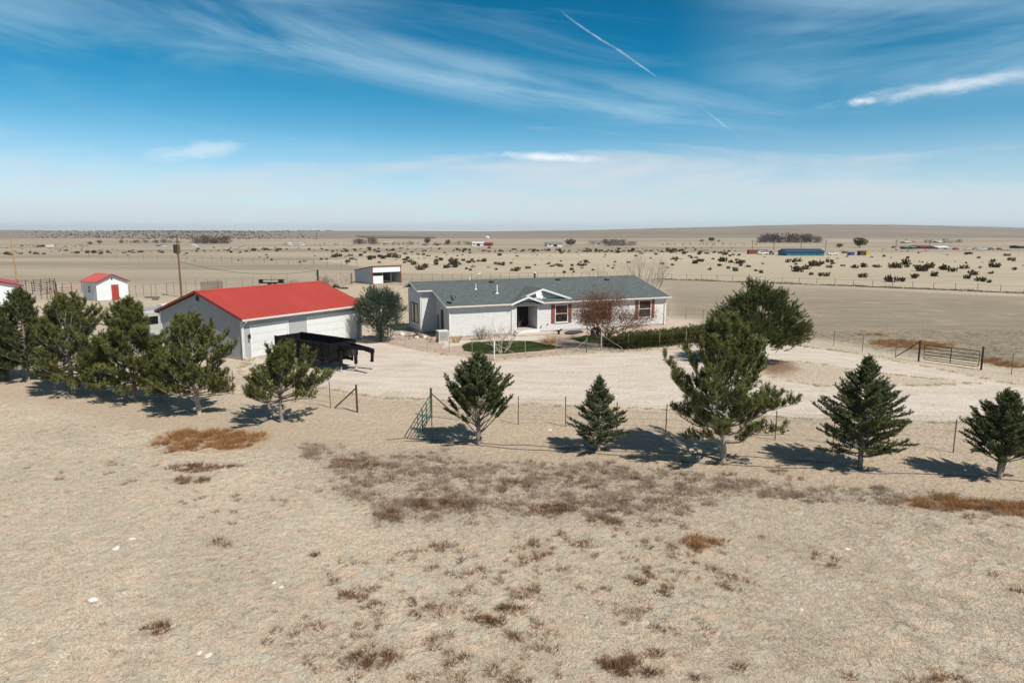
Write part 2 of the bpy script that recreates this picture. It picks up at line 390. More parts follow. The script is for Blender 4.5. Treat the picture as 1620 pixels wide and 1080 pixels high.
def ground_bump(t, b, nf, nm, P, k=1.0):
    h = t.m('ADD', t.m('MULTIPLY', t.noise(3.6, 5, .7, P, .6), .20*k), t.m('MULTIPLY', t.noise(19, 4, .7, P), .04*k))
    bn = t.new('ShaderNodeBump'); bn.inputs['Strength'].default_value = .9; bn.inputs['Distance'].default_value = 1.0
    t.l.new(h, bn.inputs['Height']); t.l.new(bn.outputs[0], b.inputs['Normal'])
def ground_material(name, drive):
    m = bpy.data.materials.new(name); m.use_nodes = True; t = NT(m.node_tree); b = t.n['Principled BSDF']
    b.inputs['Roughness'].default_value = .95; b.inputs['Specular IOR Level'].default_value = .1
    P = t.pos(); g, nf, nm, nl, nkk = ground_colour(t, P)
    ps = t.new('ShaderNodeSeparateXYZ'); t.l.new(P, ps.inputs[0])
    far = t.step(ps.outputs[1], 72, 135)
    band = t.noise(.02, 6, .6, t.scalev(P, (.22, 1, 1)))
    fc = t.mix((.375, .315, .24), (.25, .212, .165), t.step(band, .38, .62)); fc = t.mix(fc, (.40, .335, .245), t.step(nkk, .5, .68, 0, .8))
    fc = t.mix(fc, (.235, .198, .155), t.step(ps.outputs[1], 700, 1500, 0, .7))
    g = t.mix(g, fc, t.m('MULTIPLY', far, t.m('SUBTRACT', 1.0, t.m('MULTIPLY', t.attr('pale'), .6))))
    yard = t.mix((.42, .31, .245), (.52, .43, .35), t.step(t.noise(14, 3, .7, P), .4, .6))
    g = t.mix(g, yard, t.m('MULTIPLY', t.attr('yard'), .9))
    trk = t.mix((.52, .43, .32), (.44, .355, .25), nm)
    g = t.mix(g, trk, t.m('MULTIPLY', t.attr('track'), .85))
    # gravel drive: same ground underneath its ragged edge
    gr = t.mix((.50, .43, .365), (.58, .51, .445), t.step(t.noise(.7, 6, .65, t.scalev(P, (.5, 1.3, 1))), .35, .65))
    gr = t.mix(gr, (.40, .325, .245), t.step(nl, .53, .74, 0, .7))
    gr = t.mix(gr, (.63, .57, .50), t.step(t.noise(2.4, 6, .7, t.scalev(P, (.25, 1.6, 1))), .55, .8, 0, .7))
    peb = t.noise(30, 3, .7, P); gr = t.mix(gr, (.36, .31, .26), t.step(peb, .60, .72, 0, .5))
    gr = t.mix(gr, (.64, .575, .50), t.m('MULTIPLY', t.attr('rut'), t.step(nm, .3, .62, .12, .55))); gr = t.mix(gr, (.37, .30, .23), t.step(t.noise(1.1, 7, .72, t.scalev(P, (.6, 1.5, 1))), .56, .74, 0, .6))
    ed = t.step(t.m('ADD', t.attr('drive'), t.m('MULTIPLY_ADD', nm, .9, -.45)), .35, .72)
    g = t.mix(g, gr, ed)
    g = t.mix(g, t.mix((.17, .10, .06), (.27, .17, .11), nf), t.m('MULTIPLY', t.attr('mound'), .95))
    t.put(b.inputs['Base Color'], g); ground_bump(t, b, nf, nm, P, .55 if drive else 1.0)
    return m
NAMES = ['bare', 'weed', 'rust', 'maroon', 'field', 'pale', 'yard', 'track', 'drive', 'mound', 'rut']
gmat = ground_material("prairie_ground", False)
xs = graded([(-9000, -1500, 16), (-1500, -300, 30), (-300, -60, 80), (-60, -34, 52), (-34, 34, 240), (34, 60, 52), (60, 300, 80), (300, 1500, 30), (1500, 9000, 16)])
ys = graded([(-300, 6, 20), (6, 36, 120), (36, 70, 100), (70, 140, 110), (140, 300, 70), (300, 1200, 50), (1200, 9500, 30)])
ground = grid_obj("ground", xs, ys, gz, gmat, NAMES)
dmat = ground_material("gravel", True)
drive = grid_obj("driveway", np.arange(-22, 46, .32), np.arange(25, 66, .32), lambda x, y: gz(x, y)*0+.004+.22*sstep(poly_sd(x, y, MOUND), -.5, 1.6), dmat, NAMES,
                 keep=lambda x, y, A: (A['drive'] > .02) & (y > 33.2))

# ---- hills on the horizon
def hill_crest(px):
    return np.interp(px, [-600, -100, 0, 60, 130, 200, 420, 520, 620, 760, 850, 930, 1050, 1150, 1200, 1290, 1400, 1480, 1560, 1640, 1800, 2300],
                     [366.9, 366.9, 366.9, 366.9, 366.9, 367, 367.2, 366.2, 366.2, 367.2, 366, 365.2, 362, 360, 358.4, 357.3, 358, 359.8, 361.6, 363.6, 365.5, 366.5])
pxs = np.linspace(-700, 2400, 900); az_ = np.arctan((pxs-810)/FPX)
ds = np.concatenate([np.linspace(700, 1500, 10), np.linspace(1600, 4200, 44), np.linspace(4500, 7000, 6)])
AZ, DD = np.meshgrid(az_, ds); PX = np.broadcast_to(pxs, AZ.shape)
crest = CAM_H+(367-hill_crest(PX)+1.0)/FPX*3600/np.cos(AZ)*1.0
prof = np.interp(DD, [700, 1000, 1600, 2400, 3100, 3600, 4300, 7000], [-.04, .0, .10, .34, .72, 1.0, .99, .8])
rel = (fbm(PX*.012, DD*.0016, 31, 5)-.5)
HX = DD*np.tan(AZ); HY = DD
HZ = crest*prof*(1+.16*rel*sstep(DD, 1200, 2400)*(1-sstep(DD, 3300, 3600)))+rel*4*sstep(DD, 1000, 1600)*(1-sstep(DD, 3000, 3600))+(fbm(PX*.05, DD*.01, 77, 4)-.5)*1.6*sstep(DD, 3200, 3600)
nx, ny = len(pxs), len(ds); ii = np.arange(nx-1)[None, :]+nx*np.arange(ny-1)[:, None]
HF = np.stack([ii, ii+1, ii+1+nx, ii+nx], -1).reshape(-1, 4)
hm = bpy.data.materials.new("hill_grass"); hm.use_nodes = True; t = NT(hm.node_tree); b = t.n['Principled BSDF']; b.inputs['Roughness'].default_value = 1; b.inputs['Specular IOR Level'].default_value = 0
P = t.pos(); a1 = t.noise(.0035, 7, .62, t.scalev(P, (.35, 1, 1))); a2 = t.noise(.02, 6, .6, t.scalev(P, (.5, 1, 2)))
c = t.mix((.255, .220, .178), (.195, .172, .140), t.step(a1, .38, .6)); c = t.mix(c, (.32, .275, .22), t.step(a2, .55, .75, 0, .8)); c = t.mix(c, (.155, .145, .118), t.step(a2, .40, .28, 0, .7))
t.put(b.inputs['Base Color'], c)
me = bpy.data.meshes.new("hills"); me.from_pydata(np.stack([HX, HY, HZ], -1).reshape(-1, 3).tolist(), [], HF.tolist()); me.polygons.foreach_set('use_smooth', [True]*len(HF)); me.materials.append(hm)
hills = bpy.data.objects.new("hills", me); C.objects.link(hills); hills['kind'] = 'structure'
def hill_z(x, y):
    px = 810+FPX*x/y; i = int(np.clip(np.searchsorted(pxs, px), 1, nx-1)); j = int(np.clip(np.searchsorted(ds, y), 1, ny-1)); return max(0.0, HZ[j, i])

M_crop = material("winter_crop", (.13, .125, .085), 1, .15, .02)
cx = np.linspace(565, 690, 26); crop_v = []; crop_f = []
for j_ in range(6):
    for px_c in cx:
        v_ = 373.2+.9*(px_c-565)/125+(3.4*(1-abs((px_c-640)/80)**3*.7))*j_/5 if True else 0
        Dm_ = 9720/(v_-367); Xc = (px_c-810)/FPX*Dm_; crop_v.append((Xc, Dm_, hill_z(Xc, Dm_)+.5))
for j_ in range(5):
    for i_ in range(25): a_ = j_*26+i_; crop_f.append((a_, a_+1, a_+27, a_+26))
mbc = MB(); mbc.v = crop_v; mbc.f = crop_f; oc = mbc.build("crop_field", M_crop); oc['kind'] = 'structure'

# long low mesa far off to the left
mp_ = np.linspace(-900, 175, 130); md = np.array([6900, 7300, 7600, 7850, 8000, 8400, 9000]); MP, MD = np.meshgrid(mp_, md)
mtop = np.interp(MP, [-900, -200, 0, 62, 95, 130, 165, 175], [363.6, 364, 364.2, 364.6, 365.6, 365.9, 366.9, 367.2])
mh = CAM_H+(367-mtop+.4)/FPX*8000; mz = mh*np.interp(MD, md, [-.05, .12, .35, .78, 1, 1, .9])*(1+.25*(fbm(MP*.06, MD*.004, 91, 4)-.5)*(MD < 7950))
mi = np.arange(129)[None, :]+130*np.arange(6)[:, None]
me = bpy.data.meshes.new("mesa"); me.from_pydata(np.stack([(MP-810)/FPX*MD, MD, mz], -1).reshape(-1, 3).tolist(), [], np.stack([mi, mi+1, mi+131, mi+130], -1).reshape(-1, 4).tolist()); me.materials.append(hm)
mesa = bpy.data.objects.new("mesa", me); C.objects.link(mesa); mesa['kind'] = 'structure'

# ---- two plots of lawn, and the concrete walk, as thin sheets
lawn_m = material("turf", (.028, .050, .012), .9, .35, 3, bump=.02, bscale=60, col2=(.048, .075, .018))
def sheet(name, P, z, mat):
    mb = MB(); mb.prism([(x, y, .0) for x, y in P], (0, 0, z)); o = mb.build(name, mat); o['kind'] = 'structure'; return o
def densify(P, n=6, amp=.1, seed=0):
    out = []
    for i in range(len(P)):
        a, b_ = P[i], P[(i+1) % len(P)]
        for k in range(n):
            q = a+(b_-a)*k/n; out.append(q+(np.array([vnoise(q[:1]*2, q[1:]*2, seed)[0], vnoise(q[:1]*2+9, q[1:]*2, seed)[0]])-.5)*amp)
    return np.array(out)
sheet("lawn", densify(LAWN, 6, .25), .03, lawn_m)
sheet("lawn", densify(LAWN2, 6, .25), .03, lawn_m)
conc = material("concrete", (.50, .45, .39), .9, .1, 2, bump=.004)
sheet("path", W_([(705, 540.5), (760, 538), (808, 533), (860, 531), (868, 536), (835, 539), (790, 539.5), (735, 545), (700, 550)]), .035, conc)

# ------------------------------------------------------------------ shared materials
M_side = material("vinyl_siding", (.575, .575, .565), .55, .05, 2.5)
M_sideg = material("grey_siding", (.335, .345, .355), .55, .05, 2.5)
M_trim = material("white_trim", (.64, .64, .62), .5, .03, 2)
M_white = material("white_paint", (.615, .63, .635), .45, .03, 1.5)
M_gutter = material("gutter_metal", (.62, .58, .53), .45, .06, 2)
M_red = material("red_metal", (.39, .060, .046), .48, .06, .5, spec=.45, stretch=(1, .15, 1))
M_redtrim = material("dark_red_trim", (.20, .025, .025), .5, .1, 2)
M_shutter = material("shutter_red", (.21, .052, .042), .6, .08, 3)
M_glass = material("window_glass", (.012, .013, .015), .08, .2, 1, spec=.8)
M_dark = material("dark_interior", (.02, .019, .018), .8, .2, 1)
M_black = material("black_steel", (.010, .010, .011), .5, .3, 2, spec=.35)
M_blk2 = material("dull_black_steel", (.02, .02, .02), .6, .3, 3)
M_rub = material("tyre_rubber", (.012, .012, .012), .9, .2, 5)
M_galv = material("galvanised_steel", (.42, .42, .40), .45, .12, 4, metallic=.4)
M_post = material("weathered_post", (.13, .115, .095), .8, .25, 6, bump=.01)
M_postl = material("pale_steel_post", (.29, .275, .24), .7, .15, 6)
M_green = material("green_gate_paint", (.035, .085, .065), .5, .15, 3)
M_brown = material("rusty_pipe", (.075, .05, .035), .8, .3, 6)
M_wire = material("fence_wire", (.16, .15, .13), .6, .1, 3)
M_wood = material("pole_wood", (.34, .21, .105), .9, .3, 3, bump=.01, stretch=(4, 4, .3))
M_woodg = material("grey_timber", (.15, .125, .10), .9, .25, 3, stretch=(4, 4, .4))
M_metalw = material("white_metal_siding", (.62, .66, .68), .45, .05, 1.5)
M_metalg = material("grey_metal_siding", (.40, .43, .46), .45, .08, 1.5)
M_found = material("foundation", (.36, .33, .29), .9, .1, 3)
M_bark = material("pine_bark", (.20, .17, .145), .95, .35, 7, bump=.03, bscale=12, stretch=(2, 2, .6))
M_barkl = material("pale_bark", (.33, .29, .24), .95, .25, 7)
M_barkd = material("dark_bark", (.085, .060, .048), .95, .3, 7)

def shingle_material():
    m = bpy.data.materials.new("asphalt_shingle"); m.use_nodes = True; t = NT(m.node_tree); b = t.n['Principled BSDF']
    b.inputs['Roughness'].default_value = .95; b.inputs['Specular IOR Level'].default_value = .15
    p = t.obj(); br = t.new('ShaderNodeTexBrick'); t.l.new(p, br.inputs['Vector'])
    br.inputs['Color1'].default_value = (0, 0, 0, 1); br.inputs['Color2'].default_value = (1, 1, 1, 1); br.inputs['Mortar'].default_value = (.5, .5, .5, 1)
    br.inputs['Scale'].default_value = 1; br.inputs['Brick Width'].default_value = .32; br.inputs['Row Height'].default_value = .15; br.inputs['Mortar Size'].default_value = .006; br.inputs['Bias'].default_value = -.1
    n = t.noise(1.6, 5, .65, p); n2 = t.noise(7, 4, .7, p)
    c = t.mix((.078, .098, .102), (.125, .14, .136), br.outputs[0]); c = t.mix(c, (.15, .15, .135), t.step(n2, .55, .75, 0, .8)); c = t.mix(c, (.075, .105, .11), t.step(n, .5, .7, 0, .6))
    c = t.mix(c, (.05, .062, .065), t.m('MULTIPLY', br.outputs[1], .6))
    t.put(b.inputs['Base Color'], c)
    bn = t.new('ShaderNodeBump'); bn.inputs['Distance'].default_value = .012; t.l.new(t.m('ADD', t.m('MULTIPLY', br.outputs[1], -.6), t.m('MULTIPLY', n2, .8)), bn.inputs['Height']); t.l.new(bn.outputs[0], b.inputs['Normal'])
    return m
M_shingle = shingle_material()

def siding(a, dirx, nrm, L, zlow, ztop, pitch=.127, holes=(), lap=.022):
    """lapped boards as real courses on one wall. a: start corner (x, y); ztop: number or function of u giving (u ranges) height"""
    mb = MB(); dx, dy = dirx; nx_, ny_ = nrm
    def P(u, z, o): return (a[0]+dx*u+nx_*o, a[1]+dy*u+ny_*o, z)
    zmax = ztop if not callable(ztop) else max(ztop(L*k/60) for k in range(61))
    z = zlow
    while z < zmax-.02:
        z1 = min(z+pitch, zmax); zm = (z+z1)/2
        if callable(ztop):
            us = [L*k/240 for k in range(241) if ztop(L*k/240) >= z1-.004]
            if len(us) < 2: z = z1; continue
            segs = [(us[0], us[-1])]
        else: segs = [(0, L)]
        for (h0, h1, hz0, hz1) in holes:
            if hz0 < zm < hz1:
                ns = []
                for s0, s1 in segs:
                    if h1 <= s0 or h0 >= s1: ns.append((s0, s1)); continue
                    if h0 > s0: ns.append((s0, h0))
                    if h1 < s1: ns.append((h1, s1))
                segs = ns
        for s0, s1 in segs:
            mb.poly([P(s0, z, lap), P(s1, z, lap), P(s1, z1, .003), P(s0, z1, .003)])
            mb.poly([P(s0, z, .002), P(s1, z, .002), P(s1, z, lap), P(s0, z, lap)])
        z = z1
    return mb
def slab(poly, zf, th):
    """sloping roof slab over a plan polygon; zf(x, y) is its top"""
    mb = MB(); n = len(poly)
    top = [(x, y, zf(x, y)) for x, y in poly]; bot = [(x, y, z-th) for x, y, z in top]
    mb.v = top+bot; mb.f = [tuple(range(n)), tuple(range(n, 2*n))[::-1]]+[(k, (k+1) % n, n+(k+1) % n, n+k) for k in range(n)]
    return mb

# ------------------------------------------------------------------ GARAGE
GA, GL, GW, GH, GR_, GOE, GOR = 1.01, 11.63, 9.81, 2.98, 4.71, .41, .25
g = thing("garage", "grey sided garage with bright red metal roof and two white overhead doors", "garage", (-19.08, 47.73, 0), GA)
gs = (GR_-GH)/(GW/2+GOE); ge = GH+gs*GOE   # ge: roof height over the wall line
def gtop(v): return GH+gs*(GOE+min(v, GW-v))
mb = MB(); mb.box(.0, GL, .0, GW, 0.1, ge-.18)
for x0, x1 in ((0.0, .02), (GL-.02, GL)):
    mb.prism([(x0, .02, ge-.18), (x0, GW-.02, ge-.18), (x0, GW/2, GR_-.2)], (x1-x0, 0, 0))
mb.build("wall", M_sideg, g)
mb = MB(); mb.box(-.03, GL+.03, -.03, GW+.03, 0, .12); mb.build("foundation", M_found, g)
DL = (.75, 3.95, .0, 2.32); DR = (5.93, 11.0, .0, 2.38)
hs = [(d[0]-.12, d[1]+.12, 0, d[3]+.12) for d in (DL, DR)]
siding((0, 0), (1, 0), (0, -1), GL, .12, ge-.14, .127, hs).build("siding", M_sideg, g, kind="stuff")
siding((0, GW), (0, -1), (-1, 0), GW, .12, lambda u: gtop(u)-.13, .127).build("siding", M_sideg, g, kind="stuff")
siding((GL, 0), (0, 1), (1, 0), GW, .12, lambda u: gtop(u)-.13, .127).build("siding", M_sideg, g, kind="stuff")
siding((GL, GW), (-1, 0), (0, 1), GL, .12, ge-.14, .127).build("siding", M_sideg, g, kind="stuff")
for cx, cy in ((-.02, -.02), (GL+.02, -.02), (-.02, GW+.02), (GL+.02, GW+.02)):
    MB().box(cx-.05, cx+.05, cy-.05, cy+.05, .1, ge-.15).build("corner_trim", M_trim, g)
for d in (DL, DR):
    dm = MB()
    for x0, x1, z0, z1 in ((d[0]-.12, d[0], 0.02, d[3]), (d[1], d[1]+.12, 0.02, d[3]), (d[0]-.12, d[1]+.12, d[3], d[3]+.12)):
        dm.box(x0, x1, -.045, -.002, z0, z1)
    fr = dm.build("garage_door", M_trim, g, label="single white overhead door" if d is DL else "wide white double overhead door")
    n = 4; hh = (d[3]-.02)/n
    for k in range(n):
        pm = MB(); pm.box(d[0]+.003, d[1]-.003, -.022, -.002, .02+k*hh, .02+(k+1)*hh-.014)
        nw = 4 if d is DL else 8; ww = (d[1]-d[0]-.1)/nw
        for j in range(nw):
            x0 = d[0]+.05+j*ww; pm.box(x0+.06, x0+ww-.06, -.030, -.022, .02+k*hh+.09, .02+(k+1)*hh-.10)
        pm.build("panel", M_white, fr)
# ribbed metal roof: two slopes with raised ribs, ridge cap, red rake and eave trim
def metal_roof(root, x0, x1, y0, yr, y1, zf, mat, th=.05, rib=.23, trimmat=None):
    rs = []
    for ya, yb in ((y0, yr), (yr, y1)):
        rf = slab([(x0, ya), (x1, ya), (x1, yb), (x0, yb)], zf, th).build("roof_slope", mat, root)
        mb = MB(); x = x0+rib/2
        while x < x1-.03:
            za, zb = zf(x, ya+1e-4), zf(x, yb-1e-4)
            mb.hexa([(x-.035, ya, za+.001), (x+.035, ya, za+.001), (x+.035, yb, zb+.001), (x-.035, yb, zb+.001),
                     (x-.014, ya, za+.042), (x+.014, ya, za+.042), (x+.014, yb, zb+.042), (x-.014, yb, zb+.042)]); x += rib
        mb.build("roof_rib", mat, rf, kind="stuff"); rs.append(rf)
    z = zf(0, yr); mb = MB()
    mb.prism([(x0-.01, yr-.17, zf(0, yr-.17)+.03), (x0-.01, yr, z+.05), (x0-.01, yr+.17, zf(0, yr+.17)+.03), (x0-.01, yr, z+.03)], (x1-x0+.02, 0, 0))
    mb.build("ridge_cap", mat, root)
    for x in (x0-.025, x1+.003):
        mb = MB()
        for ya, yb in ((y0, yr), (yr, y1)):
            mb.prism([(x, ya, zf(0, ya)+.03), (x, yb, zf(0, yb)+.03), (x, yb, zf(0, yb)-.15), (x, ya, zf(0, ya)-.15)], (.022, 0, 0))
        mb.build("rake_trim", trimmat or M_redtrim, root)
    return rs
gzf = lambda x, y: GH+gs*(GOE+min(y, GW-y))
metal_roof(g, -GOR, GL+GOR, -GOE, GW/2, GW+GOE, gzf, M_red)
for y0, y1, sgn in ((-GOE-.11, -GOE-.004, -1), (GW+GOE+.004, GW+GOE+.11, 1)):
    gt = MB(); gt.box(-GOR, GL+GOR, y0, y1, GH-.15, GH-.035).build("gutter", M_gutter, g)
    yy = -GOE if sgn < 0 else GW+GOE
    MB().box(-GOR, GL+GOR, min(yy, yy-sgn*.02), max(yy, yy-sgn*.02), GH-.2, GH-.052).build("fascia", M_gutter, g)
    mb = MB(); mb.box(-GOR, GL+GOR, min(yy-sgn*.02, sgn*0+(0 if sgn < 0 else GW)), max(yy-sgn*.02, (0 if sgn < 0 else GW)), GH-.2, GH-.18); mb.build("soffit", M_trim, g)
    for x in ((.04,) if sgn < 0 else (.04, GL-.04)):
        ys_ = (-GOE-.06, -.10) if sgn < 0 else (GW+GOE+.06, GW+.10)
        MB().tube([(x, ys_[0], GH-.14), (x, ys_[0], GH-.24), (x, ys_[1], GH-.5), (x, ys_[1], .25), (x, ys_[1]+sgn*.2, .12)], .04, 6).build("downspout", M_trim, g)
v0 = GW/2
MB().box(-.06, -.018, v0-.16, v0+.16, 3.98, 4.36).build("gable_vent", M_blk2, g)
lm = MB().box(.42, .52, -.10, -.02, 1.62, 1.74); lm.tube([(.47, -.12, 1.78), (.47, -.22, 1.86), (.47, -.22, 1.5)], [.03, .05, .07], 8); lm.build("wall_lamp", M_blk2, g)

# ------------------------------------------------------------------ HOUSE
HA, HL, HW_, HH, HR, HOE, HOR_, HE, WF, BK = .4076, 22.05, 6.03, 2.8, 4.5, .37, .42, 1.38, 4.04, 2.0
h = thing("ranch_house", "long white single storey house with dark shingle roof and red shutters", "house", (-5.3, 57.63, 0), HA)
hsl = (HR-HH)/(HW_+HOE)
hz = lambda x, y: HH+hsl*(HOE+y) if y <= HW_ else HR-hsl*(y-HW_)
YB = HW_+BK-.05
PX0, PX1, PZ = 6.2, 8.25, 2.5      # recessed porch
PD = 1.9
wt = HH-.14
mb = MB()
mb.box(0, PX0, 0, PD, .15, wt); mb.box(PX1, HL, 0, PD, .15, wt); mb.box(PX0, PX1, .0, .12, PZ, wt)
mb.box(0, HL, PD+.0, YB, .15, wt)
mb.box(-HE, -.0, WF, YB, .15, hz(0, WF)-.2)
mb.box(-HE+.003, HL-.003, WF+.3, YB-.01, wt, hz(0, WF)-.2)
mb.prism([(.0, .05, wt-.01), (.0, WF, wt-.01), (.0, WF, hz(0, WF)-.14), (.0, .05, hz(0, .05)-.14)], (.03, 0, 0))
mb.prism([(HL-.03, .05, wt-.01), (HL-.03, YB, wt-.01), (HL-.03, YB, hz(0, YB)-.14), (HL-.03, HW_, HR-.15), (HL-.03, .05, hz(0, .05)-.14)], (.03, 0, 0))
mb.prism([(-HE, WF, hz(0, WF)-.21), (-HE, YB, hz(0, YB)-.16), (-HE, HW_, HR-.15), (-HE, WF+.05, hz(0, WF)-.16)], (.03, 0, 0))
mb.build("wall", M_side, h)
MB().box(-.02, HL+.02, .02, YB, 0, .15).build("foundation", M_found, h)
MB().box(-HE, -.02, WF+.02, YB, 0, .15).build("foundation", M_found, h)
WIN = [(10.08, 11.26, .93, 2.42), (19.05, 20.35, .93, 2.5), (14.3, 15.5, .93, 2.42)]
holes = [(PX0-.06, PX1+.06, 0, PZ+.06)]+[(a-.06, b_+.06, c_-.06, d_+.06) for a, b_, c_, d_ in WIN]
siding((0, 0), (1, 0), (0, -1), HL, .2, wt, .127, holes).build("siding", M_side, h, kind="stuff")
siding((0, WF), (0, -1), (-1, 0), WF, .2, lambda u: hz(0, WF-u)-.17, .127, [(WF-2.55, WF-1.4, .0, 2.4)]).build("siding", M_side, h, kind="stuff")
siding((-HE, WF), (1, 0), (0, -1), HE, .2, hz(0, WF)-.26, .127).build("siding", M_side, h, kind="stuff")
siding((-HE, YB), (0, -1), (-1, 0), YB-WF, .2, lambda u: min(hz(0, YB-u), HR)-.2, .127, [(YB-7.3, YB-6.35, .85, 2.55), (YB-6.1, YB-4.9, .85, 2.55)]).build("siding", M_side, h, kind="stuff")
siding((HL, 0), (0, 1), (1, 0), YB, .2, lambda u: hz(0, u)-.2, .127).build("siding", M_side, h, kind="stuff")
for cx, cy, zt in ((-.015, -.015, wt), (HL+.015, -.015, wt), (-HE-.015, WF-.015, hz(0, WF)-.24), (-HE-.015, YB+.02, hz(0, YB)-.2)):
    MB().box(cx-.05, cx+.05, cy-.05, cy+.05, .15, zt).build("corner_trim", M_trim, h)
# windows
def window(root, fx, name="window", mat=M_trim, pane_split=True):
    """fx(u, z, o) -> point; builds frame, sash rail and panes for a list of rects"""
def win_x(root, x0, x1, z0, z1, y=-.0, split=True):
    mb = MB(); w_ = .075
    for a, b_, c_, d_ in ((x0-w_, x0, z0-w_, z1+w_), (x1, x1+w_, z0-w_, z1+w_), (x0, x1, z1, z1+w_), (x0, x1, z0-w_, z0)): mb.box(a, b_, y-.05, y+.01, c_, d_)
    fr = mb.build("window", M_trim, root); zm = (z0+z1)/2
    MB().box(x0, x1, y-.035, y-.006, zm-.025, zm+.025).build("sash_rail", M_trim, fr)
    for c_, d_ in ((z0, zm-.025), (zm+.025, z1)): MB().box(x0, x1, y-.018, y-.008, c_, d_).build("pane", M_glass, fr)
    MB().box(x0-w_-.03, x1+w_+.03, y-.09, y-.051, z0-w_-.03, z0-w_+.015).build("sill", M_trim, fr)
    return fr
def win_y(root, y0, y1, z0, z1, x, split=True, sx=-1):
    mb = MB(); w_ = .06
    for a, b_, c_, d_ in ((y0-w_, y0, z0-w_, z1+w_), (y1, y1+w_, z0-w_, z1+w_), (y0, y1, z1, z1+w_), (y0, y1, z0-w_, z0)): mb.box(x-.05, x+.01, a, b_, c_, d_)
    fr = mb.build("window", M_dark, root); MB().box(x-.02, x-.008, y0, y1, z0, z1).build("pane", M_glass, fr)
    return fr
for k, (a, b_, c_, d_) in enumerate(WIN):
    win_x(h, a, b_, c_, d_)
    for s0 in (a-.115-.33, b_+.115):
        sm = MB(); sm.box(s0, s0+.33, -.05, -.017, c_-.12, d_+.09)
        sh = sm.build("shutter", M_shutter, h); lv = MB(); z = c_-.05
        while z < d_: lv.hexa([(s0+.04, -.051, z), (s0+.29, -.051, z), (s0+.29, -.052, z+.075), (s0+.04, -.052, z+.075), (s0+.04, -.068, z), (s0+.29, -.068, z), (s0+.29, -.054, z+.075), (s0+.04, -.054, z+.075)]); z += .09
        lv.build("louver", M_shutter, sh, kind="stuff")
win_y(h, 6.35, 7.3, .85, 2.5, -HE); win_y(h, 4.95, 6.1, .85, 2.5, -HE)
# side door in the recess
dm = MB()
for a, b_, c_, d_ in ((1.4, 1.5, .2, 2.4), (2.45, 2.55, .2, 2.4), (1.5, 2.45, 2.3, 2.4)): dm.box(-.05, .01, a, b_, c_, d_)
sd = dm.build("side_door", M_trim, h); MB().box(-.03, -.008, 1.5, 2.45, .2, 2.3).build("door_leaf", M_glass, sd)
MB().tube([(-.06, 2.38, 1.15), (-.09, 2.38, 1.17), (-.09, 2.28, 1.17)], .015).build("handle", M_galv, sd)
MB().box(-.16, -.03, 2.95, 3.28, .5, 1.75).build("meter_box", material("meter_grey", (.20, .24, .29), .6), h)
# roof
front = [(-HOR_, -HOE), (HL+HOR_, -HOE), (HL+HOR_, HW_), (-HE-HOR_, HW_), (-HE-HOR_, WF-HOE), (-HOR_, WF-HOE)]
back = [(-HE-HOR_, HW_), (HL+HOR_, HW_), (HL+HOR_, HW_+BK+.3), (-HE-HOR_, HW_+BK+.3)]
rf = slab(front, lambda x, y: HH+hsl*(HOE+y), .06).build("roof", M_shingle, h)
rb = slab(back, lambda x, y: HR-hsl*(y-HW_), .06).build("roof", M_shingle, h)
mb = MB(); mb.prism([(-HE-HOR_, HW_-.16, HR-hsl*.16+.008), (-HE-HOR_, HW_, HR+.03), (-HE-HOR_, HW_+.16, HR-hsl*.16+.008), (-HE-HOR_, HW_, HR+.004)], (HL+HE+2*HOR_, 0, 0)); mb.build("ridge_cap", M_shingle, h)
def fascia(pa, pb, d=.16, th=.022, name="fascia", mat=M_gutter, up=.0):
    (x0, y0), (x1, y1) = pa, pb; dv = np.array([y1-y0, -(x1-x0)]); dv = dv/np.linalg.norm(dv)*th
    z0, z1 = hz(x0, y0)-up, hz(x1, y1)-up
    mb = MB(); mb.prism([(x0, y0, z0+.004), (x1, y1, z1+.004), (x1, y1, z1-d), (x0, y0, z0-d)], (dv[0], dv[1], 0)); return mb.build(name, mat, h)
PG = [(5.55, 8.62)]
fascia((-HOR_, WF-HOE-.02), (-HOR_, -HOE), name="rake_trim", mat=M_trim)
fascia((HL+HOR_, -HOE), (HL+HOR_, HW_), name="rake_trim", mat=M_trim)
fascia((-HE-HOR_, HW_), (-HE-HOR_, WF-HOE), name="rake_trim", mat=M_trim); fascia((-HE-HOR_, HW_+BK+.3), (-HE-HOR_, HW_), name="rake_trim", mat=M_trim)
for x0, x1, y in ((-HOR_-.02, 5.55, -HOE), (8.62, HL+HOR_+.02, -HOE), (-HE-HOR_-.02, -HOR_-.025, WF-HOE)):
    fascia((x0, y), (x1, y), .15); zz = hz(0, y)
    mb = MB(); mb.prism([(x0, y-.025, zz-.02), (x0, y-.13, zz-.02), (x0, y-.12, zz-.10), (x0, y-.07, zz-.135), (x0, y-.025, zz-.135)], (x1-x0, 0, 0)); mb.build("gutter", M_gutter, h)
    mb = MB(); mb.box(x0+.02, x1-.02, y+.0, y+HOE-.004, zz-.17, zz-.15); mb.build("soffit", M_trim, h)
for x, y, zt in ((-HE+.08, WF-.08, hz(0, WF)-.25), (HL-.1, -.08, wt), (5.72, -.08, wt)):
    MB().tube([(x, y-.33, zt+.08), (x, y-.3, zt-.02), (x, y, zt-.28), (x, y, .22), (x-.05, y-.2, .1)], .038, 6).build("downspout", M_trim, h)
